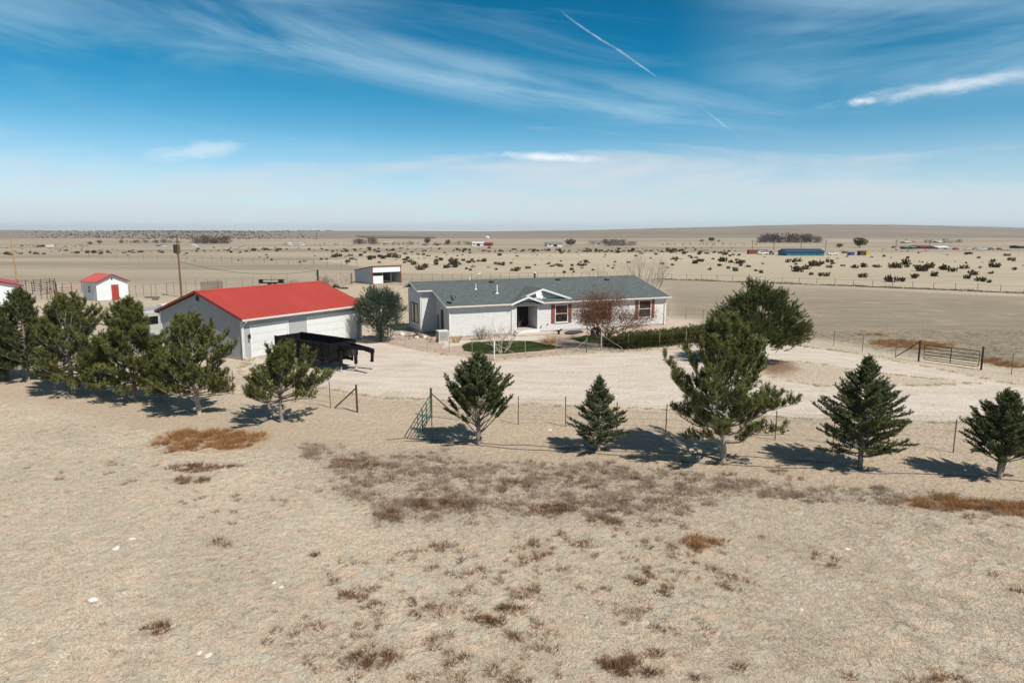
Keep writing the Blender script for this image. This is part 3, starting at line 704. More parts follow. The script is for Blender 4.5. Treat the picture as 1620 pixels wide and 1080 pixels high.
# gables over the entrance: a small porch gable and a larger dormer behind it
def front_gable(x0, xp, x1, yf, z0, zp, z1, face_mat, face_y, name):
    # roof slopes run back until they meet the main slope
    def yhit(z): return (z-HH)/hsl-HOE
    mb = MB(); th = .07
    for (xa, za), (xb, zb) in (((x0, z0), (xp, zp)), ((xp, zp), (x1, z1))):
        A = (xa, yf, za); B = (xb, yf, zb); Bk = (xb, max(yhit(zb)+.05, yf+.05), zb); Ak = (xa, max(yhit(za)+.05, yf+.05), za)
        dn = lambda p: (p[0], p[1], p[2]-th)
        mb.hexa([dn(A), dn(B), dn(Bk), dn(Ak), A, B, Bk, Ak])
    gb = mb.build(name, M_shingle, h)
    for (xa, za), (xb, zb) in (((x0, z0), (xp, zp)), ((xp, zp), (x1, z1))):
        mb = MB(); mb.prism([(xa, yf-.002, za+.012), (xb, yf-.002, zb+.012), (xb, yf-.002, zb-.17), (xa, yf-.002, za-.17)], (0, -.03, 0)); mb.build("rake_trim", M_white, gb)
    fm = MB(); zb_ = min(z0, z1)-.06
    fm.prism([(x0+.25, face_y, zb_), (x1-.25, face_y, zb_), (x1-.25, face_y, z1-.0), (xp, face_y, zp-.09), (x0+.25, face_y, z0-.0)], (0, .04, 0)); fm.build("gable_face", face_mat, gb)
    sl = MB(); z = zb_+.02
    while z < zp-.2:
        f0 = (z+.26-z0)/(zp-z0); f1 = (z+.26-z1)/(zp-z1)
        a = x0+.3+max(0, f0)*(xp-x0-.3); b_ = x1-.3-max(0, f1)*(x1-xp-.3)
        if b_-a > .1: sl.poly([(a, face_y-.016, z), (b_, face_y-.016, z), (b_, face_y-.003, z+.12), (a, face_y-.003, z+.12)])
        z += .127
    sl.build("siding", face_mat, gb, kind="stuff"); return gb
front_gable(5.5, 7.15, 8.66, -.46, 2.80, 3.40, 2.86, M_side, -.02, "porch_gable")
front_gable(6.75, 8.92, 11.85, .25, 3.26, 3.97, 3.02, M_side, .62, "dormer_gable")
# porch recess with door, floor, step; its shade painted near-black on side, back, ceiling
MB().box(PX0, PX1, -.02, PD, .30, .40).build("porch_floor", conc, h)
MB().box(PX0-.15, PX1+.1, -.36, -.025, .03, .38).build("porch_step", M_trim, h)
MB().box(PX0-.5, PX1+1.2, -1.0, -.365, .02, .17).build("step", conc, h)
pd = MB(); px_ = PX0+.25
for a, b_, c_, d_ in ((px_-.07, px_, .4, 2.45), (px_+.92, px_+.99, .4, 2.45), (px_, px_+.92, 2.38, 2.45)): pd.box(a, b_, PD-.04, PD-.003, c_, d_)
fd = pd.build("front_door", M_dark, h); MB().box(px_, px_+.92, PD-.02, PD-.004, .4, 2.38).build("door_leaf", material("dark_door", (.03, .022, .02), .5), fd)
MB().tube([(px_+.82, PD-.05, 1.38), (px_+.82, PD-.09, 1.38)], .03).build("handle", M_galv, fd)
for x in (PX0-.05, PX1+.05):
    MB().box(x-.06, x+.06, -.04, -.002, .38, PZ+.1).build("porch_trim", M_trim, h)
MB().box(PX0+.002, PX0+.014, .02, PD-.05, .4, PZ).build("porch_side_shade", M_dark, h)  # near-black sheet painting the shade on the recess side
MB().box(px_+1.0, PX1-.02, PD-.02, PD-.004, .4, 2.5).build("entry_shade", M_dark, h)  # near-black sheet standing in for shade on the back wall
MB().box(PX0, PX1, .125, PD-.045, 2.52, 2.548).build("porch_ceiling", M_dark, h)  # ceiling coloured near-black for the shade in the recess
# roof furniture
def pipe(x, y, r, hh, mat, name="vent_pipe"):
    z = hz(x, y); mb = MB(); mb.bar((x, y, z-.05), (x, y, z+hh), r, n=8); o = mb.build(name, mat, h)
    MB().tube([(x, y, z-.02), (x, y, z+.07)], [r*2.6, r*1.2], 10).build("flashing", M_trim, o); return o
pipe(3.68, 3.5, .055, .5, M_white); pipe(5.27, 2.28, .075, .78, M_white); pipe(4.16, 6.5, .08, .42, M_white); pipe(17.73, 6.1, .06, .42, M_white)
o = pipe(10.92, 6.24, .11, .55, material("green_flue", (.05, .085, .085), .6), "chimney_flue"); MB().tube([(10.92, 6.24, 5.0), (10.92, 6.24, 5.08)], [.17, .12], 8).build("flue_cap", M_gutter, o)
o = pipe(4.95, 6.6, .05, .45, M_galv); MB().tube([(4.95, 6.6, 4.75), (5.05, 6.5, 5.0), (5.3, 6.45, 5.05)], .09, 6).build("vent_cowl", M_white, o)
for x, y in ((5.89, 5.2), (18.35, 4.86), (13.0, 5.3)):
    z = hz(x, y); MB().hexa([(x-.22, y-.2, z-.06), (x+.22, y-.2, z-.06), (x+.22, y+.2, z+.02), (x-.22, y+.2, z+.02), (x-.19, y-.18, z+.12), (x+.19, y-.18, z+.12), (x+.19, y+.15, z+.14), (x-.19, y+.15, z+.14)]).build("roof_vent", M_blk2, h)
# satellite dishes are bolted to the roof
def dish(name, label, loc, aim, r, mat):
    base = thing(name, label, "satellite dish", loc, HA)
    aim = np.array(aim, float); aim /= np.linalg.norm(aim); c = np.array([0, -.05, .52])
    u = np.cross(aim, (0, 0, 1)); u /= np.linalg.norm(u); v = np.cross(u, aim)
    mb = MB(); rings = [(0, 0), (.5, .04), (1, .15)]; n = 16; mb.v = [tuple(c)]
    for q, d in rings[1:]:
        for k in range(n):
            t_ = 2*math.pi*k/n; mb.v.append(tuple(c+aim*d*r*1.3+(u*math.cos(t_)+v*math.sin(t_)*1.1)*r*q))
    for k in range(n): mb.f.append((0, 1+k, 1+(k+1) % n))
    for k in range(n): mb.f.append((1+k, 1+n+k, 1+n+(k+1) % n, 1+(k+1) % n))
    do = mb.build("reflector", mat, base, smooth=True)
    s = do.modifiers.new("thick", 'SOLIDIFY'); s.thickness = .015
    MB().tube([(0, .0, 0), (0, 0, .35), tuple(c-aim*.03)], .022).build("mast", M_galv, base)
    e = c+aim*r*1.25-v*r*.25
    MB().tube([tuple(c-v*r*.95+aim*.05), tuple(e)], .014).build("feed_arm", M_blk2, base)
    MB().box(e[0]-.05, e[0]+.05, e[1]-.05, e[1]+.05, e[2]-.04, e[2]+.06).build("feed_horn", M_blk2, base)
def hw(x, y, z):
    c, s = math.cos(HA), math.sin(HA); return (-5.3+c*x-s*y, 57.63+s*x+c*y, z)
dish("satellite_dish", "white satellite dish above the porch entrance of the house", hw(8.3, -.2, 2.9), (.15, -1, .45), .36, M_white)
dish("satellite_dish", "dark satellite dish at the front left corner of the house roof", hw(.25, .25, 2.92), (.9, -.6, .5), .26, M_blk2)

# ------------------------------------------------------------------ DUMP TRAILER (x towards the tail, y negative away from the camera)
T = thing("dump_trailer", "black gooseneck dump trailer parked in front of the garage", "trailer", (-11.84, 43.65, 0), R(143.4))
TL, TW, Z0, Z1 = 5.9, 2.15, .82, 1.84
M_blk = material("black_paint", (.006, .006, .007), .55, .3, 2, spec=.22)
MB().box(0, TL, -TW, 0, Z0-.02, Z0+.03).build("bed_floor", M_blk2, T)
def side(name, y0, y1, out):
    o = MB().box(0.0, TL, y0, y1, Z0+.032, Z1).build(name, M_blk, T)
    r = MB()
    for z, hgt in ((Z1-.05, .09), (Z0+.70, .05), (Z0+.36, .05), (Z0+.035, .08)):
        ya, yb = (y1+.002, y1+.05) if out > 0 else (y0-.05, y0-.002); r.box(0, TL, ya, yb, z, z+hgt)
    r.build("side_rail", M_blk, o)
    p = MB()
    for k in range(8):
        x = .05+k*(TL-.16)/7; ya, yb = (y1+.004, y1+.062) if out > 0 else (y0-.062, y0-.004); p.box(x, x+.06, ya, yb, Z0+.12, Z1-.06)
    p.build("stake", M_blk, o, kind="stuff"); return o
side("side_wall", -.05, -.0, 1); side("side_wall", -TW, -TW+.05, -1)
MB().box(-.05, 0, -TW, 0, Z0+.032, Z1).build("front_wall", M_blk, T)
tg = MB().box(TL, TL+.05, -TW+.03, -.03, Z0+.04, Z1-.02).build("tailgate", M_blk, T)
for y in (-.05, -TW/2, -TW+.02): MB().box(TL+.052, TL+.10, y-.03, y+.03, Z0, Z1).build("hinge_bar", M_blk, tg)
fr = MB()
for y in (-.55, -TW+.47): fr.box(-.3, TL-.1, y, y+.08, .56, .76)
for k in range(5): fr.box(.2+k*1.2, .28+k*1.2, -TW+.56, -.552, .60, .74)
fr.build("frame", M_blk, T)
for y in (-.08, -TW+.02):
    MB().box(2.05, 4.15, y-.02, y+.20 if y > -1 else y+.20, .80-.015, .80-.003).build("fender", M_blk, T)
    for x in (2.6, 3.55):
        wmb = MB(); yy = y+.0
        wmb.tube([(x, yy-.11, .39), (x, yy-.09, .39), (x, yy+.09, .39), (x, yy+.11, .39)], [.33, .385, .385, .33], 20)
        wo = wmb.build("wheel", M_rub, T)
        MB().tube([(x, yy-.118, .39), (x, yy+.118, .39)], .19, 14).build("rim", M_galv, wo)
for x in (.25, 1.2, 5.4): MB().box(x, x+.14, .002, .03, Z0-.0, Z0+.05).build("marker_light", material("red_lens", (.35, .02, .015), .4), T)
yc = -TW/2
gn = MB()
for y in (yc-.52, yc+.42):
    gn.box(-.42, -.30, y, y+.10, .56, 1.75)
gn.hexa([(-.42, yc-.5, 1.56), (-.42, yc+.5, 1.56), (-.30, yc+.5, 1.56), (-.30, yc-.5, 1.56), (-.42, yc-.5, 1.76), (-.42, yc+.5, 1.76), (-.30, yc+.5, 1.76), (-.30, yc-.5, 1.76)])
for s in (-1, 1):
    gn.hexa([(-.42, yc+s*.50, 1.56), (-.42, yc+s*.36, 1.56), (-2.5, yc+s*.02, 1.50), (-2.5, yc+s*.12, 1.50), (-.42, yc+s*.50, 1.76), (-.42, yc+s*.36, 1.76), (-2.5, yc+s*.02, 1.72), (-2.5, yc+s*.12, 1.72)])
gn.hexa([(-2.3, yc-.13, 1.48), (-2.3, yc+.13, 1.48), (-2.96, yc+.11, 1.40), (-2.96, yc-.11, 1.40), (-2.3, yc-.13, 1.74), (-2.3, yc+.13, 1.74), (-2.96, yc+.11, 1.66), (-2.96, yc-.11, 1.66)])
gn.build("gooseneck", M_blk, T)
MB().tube([(-2.85, yc, 1.58), (-2.86, yc, 1.25), (-2.84, yc, 1.0), (-2.80, yc, .86)], [.14, .10, .10, .13], 10).build("coupler", M_blk, T)
MB().box(-1.05, -.45, yc-.40, yc+.40, 1.02, 1.50).build("pump_box", M_blk2, T)
for y in (yc-.62, yc+.62):
    MB().box(-.62, -.46, y-.08, y+.08, .35, 1.35).build("jack", M_blk, T)
    MB().tube([(-.54, y, .36), (-.54, y, .10), (-.54, y, .03)], [.045, .045, .12], 8).build("jack_foot", M_galv, T)
MB().tube([(-1.4, yc+.1, 1.48), (-1.5, yc+.18, 1.25), (-1.62, yc+.2, 1.0), (-1.52, yc+.2, .75), (-1.45, yc+.2, .62)], .018, 6).build("cable", M_blk2, T)
tag(MB().tube([(0, 0, .03), (.5, -.12, .03), (.9, -.28, .03), (1.3, -.5, .03), (1.7, -.62, .03)], .035, 6).build("hose", M_blk2, None, at(552, 581)), "short black hose lying on the gravel beside the trailer jack", "hose")

# ------------------------------------------------------------------ OUTBUILDINGS
s = thing("tool_shed", "small white shed with red metal roof and red door", "shed", (-54.57, 89.59, 0), .90)
SL, SW, SH, SR, SO = 3.91, 4.61, 2.47, 3.48, .2
szf = lambda x, y: SR-(SR-SH)/(SL/2+SO)*abs(x-SL/2)
wl = MB().box(0, SL, 0, SW, .05, szf(0, 0)-.09); wl.prism([(0, 0, szf(0, 0)-.09), (SL, 0, szf(0, 0)-.09), (SL/2, 0, SR-.07)], (0, SW, 0)); wl.build("wall", M_metalw, s)
for x0, x1 in ((-SO, SL/2), (SL/2, SL+SO)):
    rr = slab([(x0, -.32), (x1, -.32), (x1, SW+.32), (x0, SW+.32)], szf, .05).build("roof_slope", M_red, s)
    mb = MB(); y = -.2
    while y < SW+.3: mb.hexa([(x0, y-.03, szf(x0, 0)+.001), (x1, y-.03, szf(x1, 0)+.001), (x1, y+.03, szf(x1, 0)+.001), (x0, y+.03, szf(x0, 0)+.001), (x0, y-.012, szf(x0, 0)+.025), (x1, y-.012, szf(x1, 0)+.025), (x1, y+.012, szf(x1, 0)+.025), (x0, y+.012, szf(x0, 0)+.025)]); y += .3
    mb.build("roof_rib", M_red, rr, kind="stuff")
    mb = MB(); mb.prism([(x0, -.345, szf(x0, 0)+.02), (x1, -.345, szf(x1, 0)+.02), (x1, -.345, szf(x1, 0)-.13), (x0, -.345, szf(x0, 0)-.13)], (0, .022, 0)); mb.build("rake_trim", M_redtrim, s)
dr = MB()
for a, b_, c_, d_ in ((1.72, 1.80, .05, 2.12), (2.72, 2.80, .05, 2.12), (1.72, 2.80, 2.06, 2.14)): dr.box(a, b_, -.035, -.002, c_, d_)
dro = dr.build("door", M_trim, s); MB().box(1.80, 2.72, -.022, -.002, .05, 2.06).build("door_leaf", material("red_door", (.30, .04, .03), .5), dro)
MB().box(1.86, 1.92, -.05, -.023, 1.0, 1.08).build("handle", M_galv, dro)
MB().box(1.88, 2.04, -.06, -.003, 2.72, 2.98).build("wall_lamp", M_blk2, s)
wn = MB().box(-.03, -.002, 1.9, 2.7, 1.0, 1.95).build("window", M_trim, s)
for c_, d_ in ((1.07, 1.45), (1.51, 1.88)): MB().box(-.036, -.031, 1.98, 2.62, c_, d_).build("pane", M_glass, wn)
rbm = MB(); x = .15
while x < SL:
    if not 1.6 < x < 2.9: rbm.box(x-.012, x+.012, -.014, -.001, .06, szf(x, 0)-.12)
    x += .3
rbm.build("wall_rib", M_metalw, s, kind="stuff")

l = thing("loafing_shed", "open fronted grey and white livestock shed with red trim behind the juniper", "shed", (-24.29, 119.02, 0), .72)
LL, LW, LH, LB = 5.77, 6.22, 3.13, 2.24
lz = lambda x, y: LH-(LH-LB)*(y+.1)/(LW+.2)
lw_ = MB(); lw_.prism([(0, 0, .05), (0, LW, .05), (0, LW, lz(0, LW)-.06), (0, 0, lz(0, 0)-.06)], (.06, 0, 0)); lw_.prism([(LL-.06, 0, .05), (LL-.06, LW, .05), (LL-.06, LW, lz(0, LW)-.06), (LL-.06, 0, lz(0, 0)-.06)], (.06, 0, 0)); lw_.box(.06, LL-.06, LW-.06, LW, .05, LB-.08)
lw_.build("wall", M_metalg, l)
rbm = MB(); y = .2
while y < LW: rbm.box(-.015, -.001, y-.015, y+.015, .06, lz(0, y)-.1); y += .32
rbm.build("wall_rib", M_metalg, l, kind="stuff")
MB().box(.1, LL-.1, -.03, .02, 2.02, 3.0).build("header_panel", M_metalw, l)
MB().box(.1, 2.1, -.03, .02, .05, 1.42).build("lower_panel", M_metalw, l)
slab([(-.12, -.15), (LL+.12, -.15), (LL+.12, LW+.1), (-.12, LW+.1)], lambda x, y: lz(x, y)+.02, .06).build("roof", M_metalg, l)
for x0, x1 in ((-.05, .1), (LL-.1, LL+.05)): MB().box(x0, x1, -.06, -.032, .0, 3.04).build("corner_trim", M_redtrim, l)
for x in (2.05, 3.75): MB().box(x-.06, x+.06, .03, .15, .0, 2.9).build("post", M_woodg, l)
MB().box(-.14, LL+.14, -.18, -.152, LH-.10, LH+.05).build("fascia", M_redtrim, l)
mb = MB(); mb.prism([(-.145, -.18, LH+.05), (-.145, LW+.1, LB+.04), (-.145, LW+.1, LB-.10), (-.145, -.18, LH-.10)], (.02, 0, 0)); mb.build("rake_trim", M_redtrim, l)

a0 = thing("barn", "white metal barn with dark red roof edge cut off by the picture edge", "barn", (at(36, 481)[0], at(36, 481)[1], 0), R(41))
BW, BH, BR = 9.0, 2.35, 3.65; BD = 12
bzf = lambda x, y: BR-(BR-BH)/(BW/2+.3)*abs(x+BW/2)
bw = MB(); bw.prism([(-BW, 0, .05), (0, 0, .05), (0, 0, bzf(0, 0)-.08), (-BW/2, 0, BR-.08), (-BW, 0, bzf(-BW, 0)-.08)], (0, BD, 0)); bw.build("wall", M_metalw, a0)
rbm = MB(); x = -BW+.2
while x < 0: rbm.box(x-.015, x+.015, -.015, -.001, .06, bzf(x, 0)-.2); x += .3
rbm.build("wall_rib", M_metalw, a0, kind="stuff")
for x0, x1 in ((-BW-.3, -BW/2), (-BW/2, .3)):
    slab([(x0, -.3), (x1, -.3), (x1, BD+.3), (x0, BD+.3)], bzf, .05).build("roof_slope", M_red, a0)
    mb = MB(); mb.prism([(x0, -.325, bzf(x0, 0)+.02), (x1, -.325, bzf(x1, 0)+.02), (x1, -.325, bzf(x1, 0)-.16), (x0, -.325, bzf(x0, 0)-.16)], (0, .022, 0)); mb.build("rake_trim", M_redtrim, a0)
MB().box(-.12, .02, -.03, -.002, .05, BH-.1).build("corner_trim", M_redtrim, a0)
# low black flatbed trailer beside the barn
ft = thing("flatbed_trailer", "low black flatbed trailer parked beside the white barn", "trailer", at(-8, 480.5), R(6))
MB().box(-1.6, 1.5, -.8, .8, .52, .62).build("deck", M_blk, ft)
for x in (-.2, .55):
    for y in (-.86, .86): MB().tube([(x, y-.09, .33), (x, y+.09, .33)], .32, 14).build("wheel", M_rub, ft)
MB().tube([(1.5, 0, .57), (2.3, 0, .55)], .06).build("tongue", M_blk, ft); MB().box(1.42, 1.5, -.8, .8, .62, 1.05).build("headboard", M_blk, ft)
# motorhome behind the garage
mh = thing("motorhome", "grey roofed motorhome parked behind the garage", "motorhome", (-30.5, 55.2, 0), 1.01)
M_mhr = material("motorhome_roof", (.26, .29, .30), .7, .15, 2)
MB().box(0, 6.6, 0, 2.3, .45, 2.55).build("body", material("motorhome_side", (.42, .42, .40), .5, .06), mh, bevel=.06)
MB().box(.06, 6.54, .06, 2.24, 2.553, 2.66).build("roof", M_mhr, mh)
for x0, x1 in ((.5, 1.7), (2.4, 3.6), (4.3, 5.6)): MB().box(x0, x1, -.02, -.002, 1.45, 2.1).build("window", M_glass, mh)
MB().box(-.02, -.002, .35, 1.95, 1.45, 2.15).build("windscreen", M_glass, mh)
MB().box(2.6, 3.4, .8, 1.5, 2.663, 2.9).build("roof_unit", M_trim, mh)
for x in (1.1, 5.1):
    for y in (.12, 2.18): MB().tube([(x, y-.12, .36), (x, y+.12, .36)], .36, 14).build("wheel", M_rub, mh)

# ------------------------------------------------------------------ utility poles, meter post and wire
M_woodd = material("dark_pole_wood", (.15, .088, .045), .9, .3, 3, bump=.01, stretch=(4, 4, .3))
def power_pole(px, py, hh, label, lean, tr):
    X, Y, _ = at(px, py); p = thing("utility_pole", label, "utility pole", (X, Y, 0), 0, "wooden utility poles")
    MB().tube([(0, 0, -.05), (lean*.5, 0, hh*.5), (lean, 0, hh)], [.15, .125, .10], 10).build("pole", M_woodd if tr else M_wood, p)
    if tr:
        c = MB(); c.tube([(-.36, -.05, hh*.70), (-.36, -.05, hh*.70+.12), (-.36, -.05, hh*.83), (-.36, -.05, hh*.84)], [.2, .25, .25, .2], 14); c.build("transformer", M_blk2, p)
        MB().box(.02, .24, -.14, .1, hh*.70, hh*.84).build("switch_box", material("rusty_box", (.13, .075, .045), .8), p)
    for z in (hh-.06, hh-.7): MB().tube([(lean, -.1, z), (lean, -.16, z+.02), (lean, -.16, z+.14)], [.03, .05, .04], 6).build("insulator", M_galv, p)
    return (X+lean, Y, hh)
pt = power_pole(287.5, 470, 8.7, "tall wooden pole with a black transformer behind the garage", -.05, True)
power_pole(27.5, 447, 8.9, "bare yellowish wooden pole standing behind the white barn", -.35, False)
mp = thing("meter_post", "short dark post with a meter behind the red garage roof", "post", at(503.5, 455), 0)
MB().box(-.12, .12, -.12, .12, 0, 2.9).build("post", M_blk2, mp); MB().box(-.5, -.14, -.12, .1, 1.9, 2.6).build("meter_box", M_galv, mp)
m1 = at(503.5, 455); wp = []
for k in range(25):
    q = k/24; wp.append((pt[0]+(m1[0]-pt[0])*q, pt[1]+(m1[1]-pt[1])*q, pt[2]*.57*(1-q)+2.85*q-1.5*4*q*(1-q)*.75))
tag(MB().tube(wp, .022, 4).build("power_cable", M_blk2), "sagging cable strung from the transformer pole to the meter post", "cable")

# ------------------------------------------------------------------ fences and gates
def tpost(mb, x, y, z, hh, r=.025, lean=(0, 0)): mb.tube([(x, y, z-.1), (x+lean[0], y+lean[1], z+hh)], r, 4)
def fence(name, label, pts, hh, r, mat, wires, wr=.006, group=None, jit=.03, between=None, wmat=None, hts=None):
    """posts at pts (plan); wires strung along them"""
    f = thing(name, label, "fence", (pts[0][0], pts[0][1], 0), 0, group); ox, oy = pts[0][0], pts[0][1]
    tops = []
    for k, (x, y) in enumerate(pts):
        z = gz1(x, y); hk = hh*(1+random.uniform(-.05, .05)) if hts is None else hts[k]
        MB().tube([(x-ox, y-oy, z-.1), (x-ox+random.uniform(-jit, jit), y-oy+random.uniform(-jit, jit), z+hk)], r, 5).build("post", mat, f); tops.append((x-ox, y-oy, z))
    for wz in wires:
        mb = MB(); mb.tube([(x, y, z+wz) for x, y, z in tops], wr, 3); mb.build("wire", wmat or M_wire, f)
    return f
def spread(pts, gap):
    out = []
    for a, b_ in zip(pts[:-1], pts[1:]):
        a = np.array(a); b_ = np.array(b_); n = max(1, int(round(np.linalg.norm(b_-a)/gap)))
        out += [tuple(a+(b_-a)*k/n) for k in range(n)]
    return out+[tuple(pts[-1])]
G4 = (.25, .55, .85, 1.15)
f1 = fence("wire_fence", "dark steel post fence behind the spruces along the gravel drive", [at2(682.5, 661)]+[at2(*q) for q in ((752, 666), (820, 672), (895, 675), (975, 681), (1053, 686), (1140, 691), (1226, 697), (1318, 703), (1405, 709), (1508, 715), (1625, 724), (1760, 733))], 1.42, .026, M_post, (.3, .62, .94, 1.25))
def brace(f, a, b_, r=.03, mat=None):
    ox, oy = f.location.x, f.location.y; MB().tube([(a[0]-ox, a[1]-oy, a[2]), (b_[0]-ox, b_[1]-oy, b_[2])], r, 6).build("brace", mat or M_brown, f)
gp = at2(682.5, 661); MB().tube([(0, 0, -.1), (0, 0, 1.5)], .055, 8).build("gate_post", M_brown, f1)
brace(f1, (gp[0], gp[1], 1.25), (*at2(728, 665), .08))
f2 = fence("wire_fence", "wire fence behind the pine row ending at a braced corner post", [at2(565.5, 652)]+[at2(*q) for q in ((523, 645), (468, 636), (417, 630), (369, 624), (300, 617), (225, 608), (150, 600), (60, 590), (-60, 577))], 1.42, .026, M_post, (.3, .62, .94, 1.2))
cp = at2(565.5, 652); MB().tube([(0, 0, -.1), (-.02, 0, 1.42)], .055, 8).build("corner_post", M_brown, f2); brace(f2, (cp[0], cp[1], 1.28), (*at2(530, 646), .05), .035)
st = thing("steel_stake", "thin steel stake beside the open green gate", "stake", (*at2(684, 694), 0)); MB().tube([(0, 0, -.1), (-.02, 0, 1.15)], .022, 5).build("stake", M_post, st)
def gate(name, label, a, b_, h0, h1, rails, mat, r=.022, vert=(.0, .5, 1.0), droop=0.0):
    """tube gate from plan point a (hinge) to b"""
    L = math.hypot(b_[0]-a[0], b_[1]-a[1]); f = thing(name, label, "gate", (a[0], a[1], 0), math.atan2(b_[1]-a[1], b_[0]-a[0]))
    z = lambda u, hh: hh-droop*u/L
    fr = MB(); c = .12
    fr.tube([(.06, 0, h0+c), (.06, 0, h1-c), (.06+c*.3, 0, h1-c*.3), (.06+c, 0, h1), (L-c, 0, z(L, h1)), (L-c*.3, 0, z(L, h1)-c*.3), (L, 0, z(L, h1)-c), (L, 0, z(L, h0)+c), (L-c*.3, 0, z(L, h0)+c*.3), (L-c, 0, z(L, h0)), (.06+c, 0, h0), (.06+c*.3, 0, h0+c*.3), (.06, 0, h0+c)], r*1.15, 6, cap=False); fr.build("frame", mat, f)
    for k in range(1, rails-1):
        hh = h0+(h1-h0)*(k/(rails-1))**1.25; MB().tube([(.07, 0, hh), (L-.01, 0, z(L, hh))], r, 6).build("rail", mat, f)
    for q in vert: MB().tube([(.06+(L-.06)*q, -.01, z(L*q, h0)), (.06+(L-.06)*q, -.01, z(L*q, h1))], r*1.2, 6).build("upright", mat, f)
    for zz in (h0+.2, h1-.25): MB().tube([(-.06, 0, zz), (.08, 0, zz)], .02, 5).build("hinge", M_galv, f)
    return f
gate("field_gate", "dark green tube gate standing open beside the first spruce", (gp[0]-.02, gp[1]-.1), at2(661.6, 698), .12, 1.18, 6, M_green, .021, (.33, .66))
# yard fence: pale posts round the house yard
YF = [(597, 539), (614, 541), (641, 547), (676, 552), (711, 556.5), (747, 561.5), (782, 568), (831, 563), (880, 560), (928, 557), (951, 555)]
f3 = fence("yard_fence", "thin pale post fence round the house yard and the green lawn", [at2(*q) for q in YF], 1.2, .026, M_postl, (.12, .45, .8, 1.1), wmat=M_wire)
o3 = f3.location
for (px, py, r_, m_) in ((597, 539, .055, M_postl), (614, 541, .045, M_postl), (782, 568, .045, M_trim), (951, 555, .055, M_galv), (928, 557, .035, M_green)):
    X, Y, _ = at(px, py); MB().tube([(X-o3.x, Y-o3.y, -.1), (X-o3.x, Y-o3.y, 1.38)], r_, 8).build("corner_post", m_, f3)
c7 = at2(782, 568); brace(f3, (c7[0], c7[1], 1.15), (*at2(822, 563.5), .08), .022, M_postl); brace(f3, (*at2(614, 541), 1.2), (*at2(636, 546), .4), .028, M_galv)
brace(f3, (*at2(597, 539), .95), (*at2(609, 541), 1.18), .025, M_postl)
c8 = at2(951, 555); brace(f3, (c8[0], c8[1], 1.25), (*at2(985, 554), .15), .022, M_postl); brace(f3, (*at2(928, 557), .95), (*at2(902, 559), .05), .02, M_postl)
f4 = fence("yard_fence", "pale post fence half buried in the low hedge", [at2(*q) for q in ((951, 554.5), (994, 552), (1043, 549), (1085, 546), (1128, 542), (1165, 538))], 1.25, .024, M_postl, (.5, 1.05))
f5 = fence("wire_fence", "wire fence running from the house corner round the drive to the pasture gate", [at2(*q) for q in ((1030, 492), (1057, 499), (1085, 505), (1112, 509.5), (1150, 515), (1190, 520), (1232, 528), (1277.5, 535.5), (1319, 548), (1364, 556), (1416, 566), (1453, 571.5))], 1.25, .024, M_post, (.3, .6, .9, 1.15))
cp5 = at2(1453, 571.5); MB().tube([(cp5[0]-f5.location.x, cp5[1]-f5.location.y, -.1), (cp5[0]-f5.location.x, cp5[1]-f5.location.y, 1.5)], .06, 8).build("gate_post", M_blk2, f5); brace(f5, (cp5[0], cp5[1], 1.4), (*at2(1417, 566), .1), .035)
f6 = fence("wire_fence", "wire fence right of the closed pasture gate", [at2(*q) for q in ((1552, 585), (1600, 592), (1655, 601), (1720, 612))], 1.35, .026, M_post, (.3, .6, .9, 1.2))
MB().tube([(0, 0, -.1), (0, 0, 1.55)], .06, 8).build("gate_post", M_blk2, f6)
gate("pasture_gate", "closed dark tube gate beside the gravel road", at2(1459, 572), at2(1547.5, 584), .18, 1.22, 6, M_blk2, .024, (.5,))
# distant fences
f7 = fence("field_fence", "long thin fence across the field in front of the dark shrubs", spread([at2(1040, 441.5), at2(1350, 452.5), at2(1620, 463.8), at2(1900, 476)], 2.9), 1.15, .035, M_post, (.5, 1.0), .012)
f8 = fence("field_fence", "fence with a top rail crossing the field behind the house roof", spread([at2(636, 447), at2(700, 446.5), at2(850, 444), at2(960, 443)], 1.75), 1.5, .035, M_woodg, (.5, 1.45), .022)
f9 = fence("field_fence", "thin fence crossing the pale flat field behind the garage", spread([at2(100, 408), at2(320, 412), at2(540, 422.5), at2(565, 424)], 6.0), 1.6, .05, M_woodg, (.8, 1.4), .012)
f10 = fence("wire_fence", "closely posted wire fence between the small shed and the garage", [at2(*q) for q in ((206, 471), (216, 470.5), (228, 469), (240, 468.6), (247, 468), (264, 466.5), (276, 465), (295, 463), (311, 461.5), (330, 460), (345, 458.5), (358, 457.5), (384, 455.5), (400, 454.5), (430, 452.5), (455, 450))], 1.75, .03, M_woodg, (.4, .8, 1.2, 1.6), .010, jit=.06)
bf = thing("slat_fence", "short stretch of dark upright slats behind the garage ridge", "fence", (*at2(318, 461), 0))
b0, b1 = np.array(at2(318, 461)), np.array(at2(352, 458.5))
for k in range(22):
    q = (b1-b0)*k/21; d = (b1-b0)/np.linalg.norm(b1-b0)
    MB().hexa([(q[0], q[1], 0), (q[0]+.08, q[1]+.0, 0), (q[0]+.08, q[1]+.03, 0), (q[0], q[1]+.03, 0), (q[0], q[1], 1.4+random.random()*.2), (q[0]+.08, q[1], 1.5), (q[0]+.08, q[1]+.03, 1.5), (q[0], q[1]+.03, 1.4)]).build("slat", M_woodg, bf)
for zz in (.4, 1.1): MB().tube([(0, .05, zz), (b1[0]-b0[0], b1[1]-b0[1]+.05, zz)], .03, 5).build("rail", M_woodg, bf)
